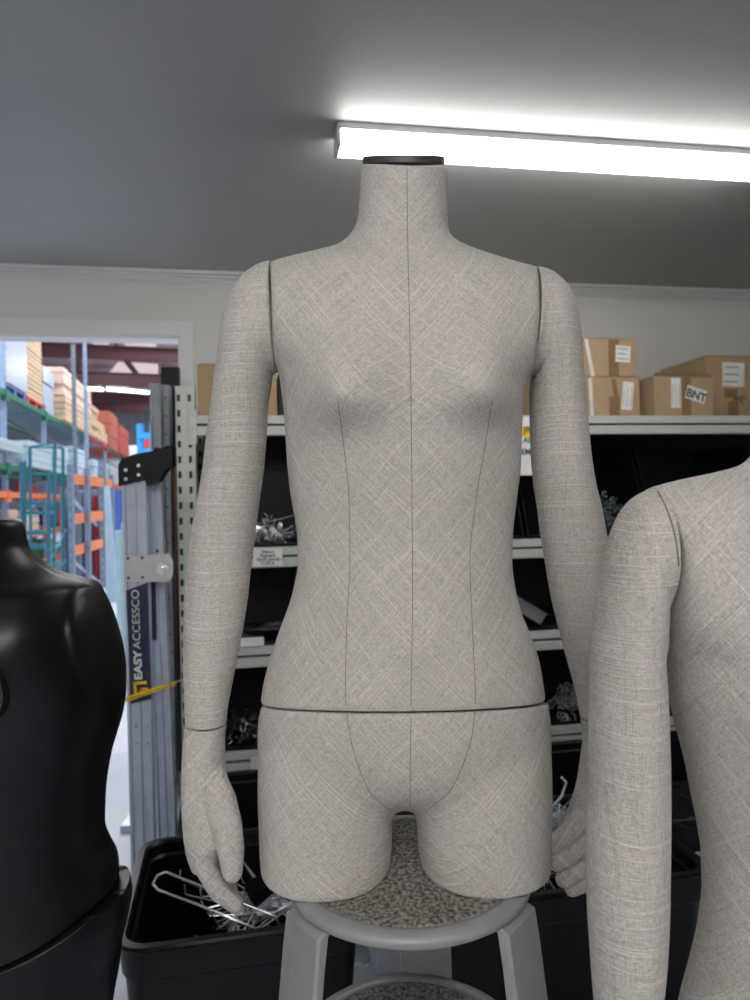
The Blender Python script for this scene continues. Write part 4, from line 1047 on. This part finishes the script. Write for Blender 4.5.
def rafter(xa, ya, xb, yb, zc):
    a = P(xa, ya, 1)-CAMP; a = CAMP + a*((zc-CZ)/a.z); b = P(xb, yb, 1)-CAMP; b = CAMP + b*((zc-CZ)/b.z)
    mb = MB(); mb.tube([a, b], .13, 4); o = mb.build('roof_rafter', M_rust); struct(o)
rafter(112,343,122,352,6.6); rafter(124,358,138,376,6.4); rafter(148,386,156,392,6.4); rafter(77,352,80,388,6.2)
# tube lamps far off
M_tube = mat('tube lamp', (250,250,255), .5, emit=((.92,.97,1), 1.3))
for (x0,y0,x1,y1,lb) in ((107,389,149,392.5,'long white tube lamp under the warehouse roof'),(88,388.5,103,389.5,'short white tube lamp under the warehouse roof left of the long one')):
    mb = MB(); mb.tube([P(x0,y0,20), P(x1,y1,20)], .045, 8); o = mb.build('tube_lamp', M_tube); tag(o, lb, 'lamp')

# long pallet rack running away from the doorway
RD = Vector((-.222, .975, 0)); RP = Vector((-5.05, 9.7, 0)); RW = Vector((-.975, -.222, 0))    # RW points to the rack's back
def on_rack(px):
    d = P(px, 500, 1)-CAMP; d.z = 0
    # solve CAMP + d*k = RP + RD*m
    det = d.x*(-RD.y)+RD.x*d.y; k = (RP.x*(-RD.y)+RD.x*RP.y)/det; return Vector((d.x*k, d.y*k, 0))
rackA = empty('pallet_rack', RP, math.atan2(RD.y, RD.x)); tag(rackA, 'tall pallet rack with green beams at the left, running into the warehouse', 'rack')
def rk_m(px): return (on_rack(px)-RP).dot(RD)
pos = [rk_m(p) for p in (-32, 5, 45, 86, 106, 122, 134)]
z1, z2 = CZ+1.60, CZ+.58
z3, z4, z5 = CZ+.20, CZ-.40, CZ-.90
for i, m0 in enumerate(pos):
    for side in (0, 1.1):
        mb = MB(); top = 5.6 if i in (0, 1) else (z1+.15)
        mb.box((m0-.035, side-.035, 0), (m0+.035, side+.035, top))
        for q in range(int(top/.10)): mb.box((m0-.02, side-.044, q*.10+.03), (m0+.02, side-.04, q*.10+.06), 1)
        o = mb.build('upright', M_upr, rackA, mats=[M_upr, M_uprg])
        if side == 0 and i < 5:
            pass
    mb = MB(); zz = 0
    for q in range(4): mb.tube([(m0, 0 if q % 2 else 1.1, q*.75+.1), (m0, 1.1 if q % 2 else 0, q*.75+.85)], .02, 6)
    mb.build('brace', M_uprg, rackA)
for i in range(len(pos)-1):
    a, b = pos[i]+.05, pos[i+1]-.05
    bm_ = M_pink if i == 3 else M_green
    for z in (z1, z2, z3, z4, z5):
        if z in (z4, z5) and i > 2: continue
        for side in (-.02, 1.1):
            mb = MB(); mb.bbox((a, side-.03, z-.07), (b, side+.02, z+.015), .005); mb.box((a-.06, side-.045, z-.13), (a+.03, side+.03, z+.03)); mb.box((b-.03, side-.045, z-.13), (b+.06, side+.03, z+.03)); mb.build('beam', bm_ if z == z1 else (M_green if (i < 3 and z == z2) else M_orange), rackA)
        mb = MB(); n = 11
        for q in range(n): y = .04+q*1.0/n; mb.box((a, y, z-.01), (b, y+.055, z+.01))
        mb.build('deck', M_deck, rackA)
def rack_item(m0, m1, y0, y1, z0, z1_, name, label, m, group=None, cat='load', layers=1, jitter=0):
    r = empty(name, RP+RD*m0+RW*0+Vector((0,0,z0)), math.atan2(RD.y, RD.x)); tag(r, label, cat, group)
    mb = MB(); h = (z1_-z0)/layers; rr = random.Random(int(m0*100)+layers)
    for k in range(layers):
        j = rr.uniform(-jitter, jitter); mb.bbox((j, y0+j*.5, k*h), (m1-m0+j, y1+j, (k+1)*h-.008*(layers > 1)), .01)
    mb.build('bundle', m, r); return r
def pallet(m0, m1, z0, m, label):
    r = empty('pallet', RP+RD*m0+Vector((0,0,z0)), math.atan2(RD.y, RD.x)); tag(r, label, 'pallet')
    L = m1-m0; mb = MB(); mb.box((0,0,.09),(L,1.05,.12)); mb.box((0,0,0),(L,.1,.02)); mb.box((0,.95,0),(L,1.05,.02)); mb.build('pallet_deck', m, r)
    for x in (0, L/2-.06, L-.12):
        mb = MB(); mb.box((x,0,.02),(x+.12,1.0,.09)); mb.build('pallet_block', m, r)
zt_ = z1+.022
P5, P27, P29, P46, P48, P60 = [rk_m(p) for p in (6, 28, 29.5, 47, 48.5, 59)]
pallet(P5, P27, zt_, M_blup, 'blue pallet on the top beam of the tall rack'); pallet(P29, P46, zt_, M_redp, 'red pallet on the top beam of the tall rack')
r = rack_item(P5, P27, 0, 1.0, zt_+.12, zt_+1.65, 'board_stack', 'stack of pale boards wrapped in film on the blue pallet', M_wood, None, 'boards', 18, .01)
mb = MB(); mb.prism([(-.02,-.02,.02),(P27-P5+.02,-.02,.02),(P27-P5+.02,-.02,.95),(-.02,-.02,1.25)], (0,.01,0)); mb.build('film', M_wrap, r)
rack_item(P29, P46-.1, .02, 1.0, zt_+.12, zt_+1.85, 'board_stack', 'tall stack of tan boards on the red pallet', M_wood, None, 'boards', 22, .01)
rack_item(P48, P60, .05, .9, zt_, zt_+.85, 'wrapped_load', 'white wrapped load beside the red pallet', M_wrap, None, 'load', 3, .03)
rack_item(rk_m(59), rk_m(86), -.15, .95, zt_, zt_+.44, 'board_stack', 'loose pile of tan boards, lower half, on the tall rack', M_wood, None, 'boards', 4, .05)
rack_item(rk_m(60), rk_m(88), -.1, .95, zt_+.47, zt_+1.0, 'board_stack', 'loose pile of pinkish boards on top of the tan pile', mat('pinkish board', (236,206,190), .7), None, 'boards', 5, .06)
rack_item(rk_m(88), rk_m(96), -.1, .95, zt_, zt_+.75, 'board_stack', 'stepped pile of tan boards behind the thin white post', M_wood, None, 'boards', 6, .12)
rack_item(rk_m(97), rk_m(103), -.1, .95, zt_, zt_+.50, 'board_stack', 'low pile of boards above the red beam', M_wood, None, 'boards', 4, .1)
rack_item(rk_m(108), rk_m(116), -.1, .9, zt_-.05, zt_+1.0, 'panel_bundle', 'red brown bundle of panels on the far top beam', M_brn, None, 'panels', 3, .02)
rack_item(rk_m(117), rk_m(127), -.1, .9, zt_-.05, zt_+.85, 'panel_bundle', 'dull red bundle of panels at the far end of the rack', mat('dull red', (176,70,66), .7), None, 'panels', 3, .02)
zt_ = z2+.022
rack_item(rk_m(-25), rk_m(17), 0, 1.0, zt_+.0, zt_+.15, 'flat_pack_stack', 'white flat packs on the second beam at the left, front pile', M_white, None, 'packs', 5, .02)
rack_item(rk_m(-20), rk_m(17.5), -.1, 1.0, zt_+.17, zt_+.33, 'flat_pack_stack', 'white flat packs lying on top of the front pile', M_white, None, 'packs', 4, .03)
rack_item(rk_m(20), rk_m(43), -.15, 1.0, zt_+.0, zt_+.40, 'flat_pack_stack', 'white flat packs on the second beam above the teal ladder', M_white, None, 'packs', 4, .02)
rack_item(rk_m(49), rk_m(64), -.1, 1.0, zt_+.0, zt_+.52, 'flat_pack_stack', 'white flat packs on the second beam right of the teal ladder', M_white, None, 'packs', 8, .03)
rack_item(rk_m(68), rk_m(84), -.1, 1.0, zt_+.0, zt_+.60, 'flat_pack_stack', 'bluish flat packs behind the grey post', mat('bluish pack', (196,212,226), .5), None, 'packs', 6, .03)
rack_item(rk_m(90), rk_m(104), -.1, 1.0, zt_+.0, zt_+.50, 'flat_pack_stack', 'bluish flat packs under the red beam', mat('bluish pack', (196,212,226), .5), None, 'packs', 6, .03)
rack_item(rk_m(108), rk_m(120), -.1, 1.0, zt_+.0, zt_+.50, 'flat_pack_stack', 'pale packs near the far end of the second beam', M_white, None, 'packs', 6, .03)
# goods on the lower levels
for (a, b, z_, h, m, nm, lb) in ((-25,3,z4,.36,M_card,'carton_stack','tan cartons on the low orange beam at the left edge'),(8,21,z4,.36,mat('peach carton', (232,196,172), .7),'carton_stack','peach cartons behind the teal ladder'),(24,42,z4,.34,mat('cream carton',(240,222,200),.7),'carton_stack','cream cartons on the orange beam behind the teal ladder'),(48,60,z4,.36,mat('blue tote',(30,70,170),.5),'tote_stack','blue totes behind the teal ladder'),(60,80,z4,.34,mat('red drum',(150,30,44),.5),'panel_bundle','dark red panels on the low orange beam'),
    (24,44,z5,.30,mat('green tote',(40,130,60),.5),'tote_stack','green totes on the lowest orange beam'),(-20,20,z3,.18,mat('dark goods',(40,44,60),.6),'tote_stack','dark totes on the upper orange beam'),(50,58,z5,.3,M_white,'flat_pack_stack','white packs low behind the teal ladder')):
    rack_item(rk_m(a), rk_m(b), .05, 1.0, z_+.02, z_+.02+h, nm, lb, m, None, 'goods', 3, .02)
rack_item(rk_m(26), rk_m(44), .1, 1.0, z3+.02, z3+.20, 'red_crate', 'flat red crate under the green second beam', M_redp, None, 'crate', 1)
# free standing posts near the rack
for (x, y, d, wd, m, lb) in ((73,344,12.2,.055,M_uprg,'tall grey steel post in front of the rack loads'),(84.5,340,11.5,.045,M_upr,'thin pale blue post rising to the door head'),(102,460,11,.09,M_uprg,'grey rack post at the end of the orange beams'),(70,464,8.6,.055,M_uprg,'dull steel post beside the teal ladder')):
    t_ = P(x, y, d); mb = MB(); mb.box((-wd/2,-wd/2,0),(wd/2,wd/2,t_.z)); 
    for q in range(int(t_.z/.12)): mb.box((-wd*.12,-wd/2-.004,q*.12+.04),(wd*.12,-wd/2,q*.12+.09), 1)
    o = mb.build('steel_post', m, mats=[m, M_uprg if m is M_upr else M_upr]); o.location = (t_.x, d, 0); tag(o, lb, 'post')
# orange beam rack
for (xa, xb, da, db, ys, lb, tag2) in ((71, 101, 8.7, 11.0, ((484,486),(525,519),(557,548)), 'low rack bay with three orange beams right of the teal ladder', 1),):
    a0 = P(xa, 500, da); b0 = P(xb, 500, db); r = empty('orange_rack', (a0.x, a0.y, 0)); tag(r, lb, 'rack')
    for dy in (0, .9):
        for k, (ya, yb) in enumerate(ys):
            A = P(xa, ya, da)-r.location; B = P(xb, yb, db)-r.location; mb = MB(); sh = Vector((-.9*dy*.2, dy, 0))
            mb.prism([A+sh, B+sh, B+sh+Vector((0,0,.13)), A+sh+Vector((0,0,.13))], (0,.05,0)); mb.build('beam', M_orange, r)
    for (q, dd) in ((a0, da), (b0, db)):
        for dy in (0, .9):
            mb = MB(); c0 = Vector((q.x, q.y, 0))-r.location; mb.box((c0.x-.03-.18*dy, c0.y+dy-.03, 0), (c0.x+.03-.18*dy, c0.y+dy+.03, 1.75)); mb.build('upright', M_uprg, r)
    mb = MB(); c0 = Vector((b0.x, b0.y, 0))-r.location; c1_ = Vector((a0.x, a0.y, 0))-r.location
    mb.tube([c1_+Vector((.02,-.06,1.35)), c0+Vector((-.05,-.06,.95))], .025, 6); mb.tube([c1_+Vector((.02,-.06,.6)), c0+Vector((-.05,-.06,.1))], .02, 6); mb.build('brace', M_upr, r)
# standing sheets stored upright between the orange beams
cols = [mat('crimson sheet',(150,24,44),.5), mat('blue sheet',(36,76,170),.5), mat('grey sheet',(128,140,160),.5), mat('pale sheet',(206,216,228),.5)]
names = ['crimson','blue','grey','pale']
seq = [2,0,3,1,2,0,2,3,0,1,2,0,1,0]
for i, k in enumerate(seq):
    px = 74+i*(56/len(seq)); t_ = P(px, 490+(i % 3)*3, 12.5+1.1*(i % 2)); mb = MB(); mb.bbox((-.035,-.4,0),(.035,.4,t_.z), .004); o = mb.build('standing_sheet', cols[k]); o.location = (t_.x, t_.y, 0); o.rotation_euler = (0,0,-.1)
    tag(o, names[k]+' sheet stored upright behind the orange beams', 'sheet', names[k]+' sheets stored upright')
# white leaning board, white perforated post with foot
mb = MB(); g_ = lambda x,y,d: Vector((P(x,y,d).x, d, 0)); mb.prism([P(104,486,9.5), P(109,486,9.5), g_(117,590,9.3), g_(106,590,9.3)], (0,.04,0)); o = mb.build('white_board', mat('pale blue board', (170, 190, 204), .5)); tag(o, 'pale tapered board leaning right of the orange beams', 'board')
r = empty('white_stand', (P(122,600,5.8).x, 5.8, 0)); tag(r, 'white perforated stand with a foot left of the ladder', 'stand')
A = P(114.5,523,5.8); B = P(130,521,5.8); x0 = A.x-r.location.x; x1 = B.x-r.location.x; zt_ = A.z
mb = MB(); mb.bbox((x0,0,.02),(x0+.05,.06,zt_-.06), .005); mb.bbox((x0+.06,-.02,.06),(x1+.01,.05,zt_), .005); mb.build('column', M_white, r)
mb = MB()
for q in range(14): mb.box((x0+.105,-.022,.15+q*.065),(x0+.115,-.019,.175+q*.065))
mb.build('slot_row', M_ink, r)
mb = MB(); mb.bbox((x0-.02,-.25,0),(x1+.02,.35,.05), .01); mb.build('foot', M_white, r)
# teal rolling ladder
r = empty('rolling_ladder', (P(42,560,8).x, 8, 0)); tag(r, 'teal rolling safety ladder with guard rails behind the black mannequin', 'ladder')
def TL_(x, y, d): q = P(x, y, d)-r.location; return q
posts = [((21,462,7.6),(24,600,7.6)), ((30,447,8.2),(31,600,8.2)), ((55,443,8.0),(53,600,8.0)), ((63,448,8.6),(63,592,8.6)), ((49,470,7.7),(48,604,7.7)), ((24.5,460,7.9),(25,600,7.9))]
for a, b in posts:
    A = TL_(*a); B = TL_(*b); B.z = 0; mb = MB(); mb.tube([A, B], .019, 8); mb.build('guard_post', M_teal, r)
mb = MB()
for a, b in (((30,447,8.2),(55,443,8.0)), ((30,447,8.2),(63,448,8.6)), ((30,474,8.2),(63,474,8.6)), ((30,484,8.2),(63,484,8.6)), ((55,443,8.0),(63,448,8.6)), ((21,462,7.6),(24.5,460,7.9))):
    mb.tube([TL_(*a), TL_(*b)], .012, 6)
mb.build('guard_rail', M_teal, r)
for y in (503, 513, 533, 547, 567):
    A = TL_(24,y,7.6); B = TL_(49,y,7.7); mb = MB(); mb.bbox((A.x, A.y, A.z-.02), (B.x, A.y+.22, A.z+.02), .004); mb.build('tread', M_teal, r)
mb = MB()
for a, b in (((49,580,7.7),(66,560,8.6)), ((48,566,7.7),(66,530,8.6)), ((25,600,7.6),(48,560,7.7))): mb.tube([TL_(*a), TL_(*b)], .014, 6)
mb.build('brace', M_teal, r)
# blue frame and drums near the far end
mb = MB()
for x in (139, 152): t_ = P(x, 424, 19); mb.box((t_.x-.07, 19, 0), (t_.x+.07, 19.2, t_.z))
for y in (436, 452): a = P(139,y,19); b = P(158,y,19); mb.box((a.x,18.95,a.z-.08),(b.x,19.1,a.z+.08))
o = mb.build('blue_frame', mat('bright blue steel',(40,150,220),.5)); tag(o, 'bright blue steel frame far back in the warehouse', 'frame')
for (xa, xb, ya, d, m, lb) in ((142,151,436,20.5,mat('orange red load',(226,70,50),.6),'orange red load behind the bright blue frame'),(106,138,446,26,mat('far white load',(222,226,232),.6),'white wrapped load at the far end of the warehouse'),(150,166,440,22,mat('far pale load',(210,222,236),.6),'pale load right of the bright blue frame')):
    a = P(xa, ya, d); b = P(xb, ya, d); mb = MB(); mb.bbox((a.x, d, 0), (b.x, d+1, a.z), .03); o = mb.build('wrapped_load', m); tag(o, lb, 'load')

# ------------------------------------------------------------------ daylight in the warehouse and sky
w = bpy.data.worlds.new('world'); scene.world = w; w.use_nodes = True
bg = w.node_tree.nodes['Background']; sk = w.node_tree.nodes.new('ShaderNodeTexSky'); sk.sky_type = 'NISHITA'; sk.sun_disc = False; sk.sun_elevation = math.radians(50)
w.node_tree.links.new(sk.outputs[0], bg.inputs['Color']); bg.inputs['Strength'].default_value = .08
def area(name, loc, rot, sx, sy, power, col):
    l = bpy.data.lights.new(name, 'AREA'); l.shape = 'RECTANGLE'; l.size = sx; l.size_y = sy; l.energy = power; l.color = col
    o = bpy.data.objects.new(name, l); COL.objects.link(o); o.location = loc; o.rotation_euler = rot; return o
for y, e in ((8, 170), (14, 230), (22, 240), (31, 230)):
    area('skylight_daylight', (-4-y*.12, y, 6.9), (0, 0, 0), 8, 2.5, e, (.93, .97, 1))
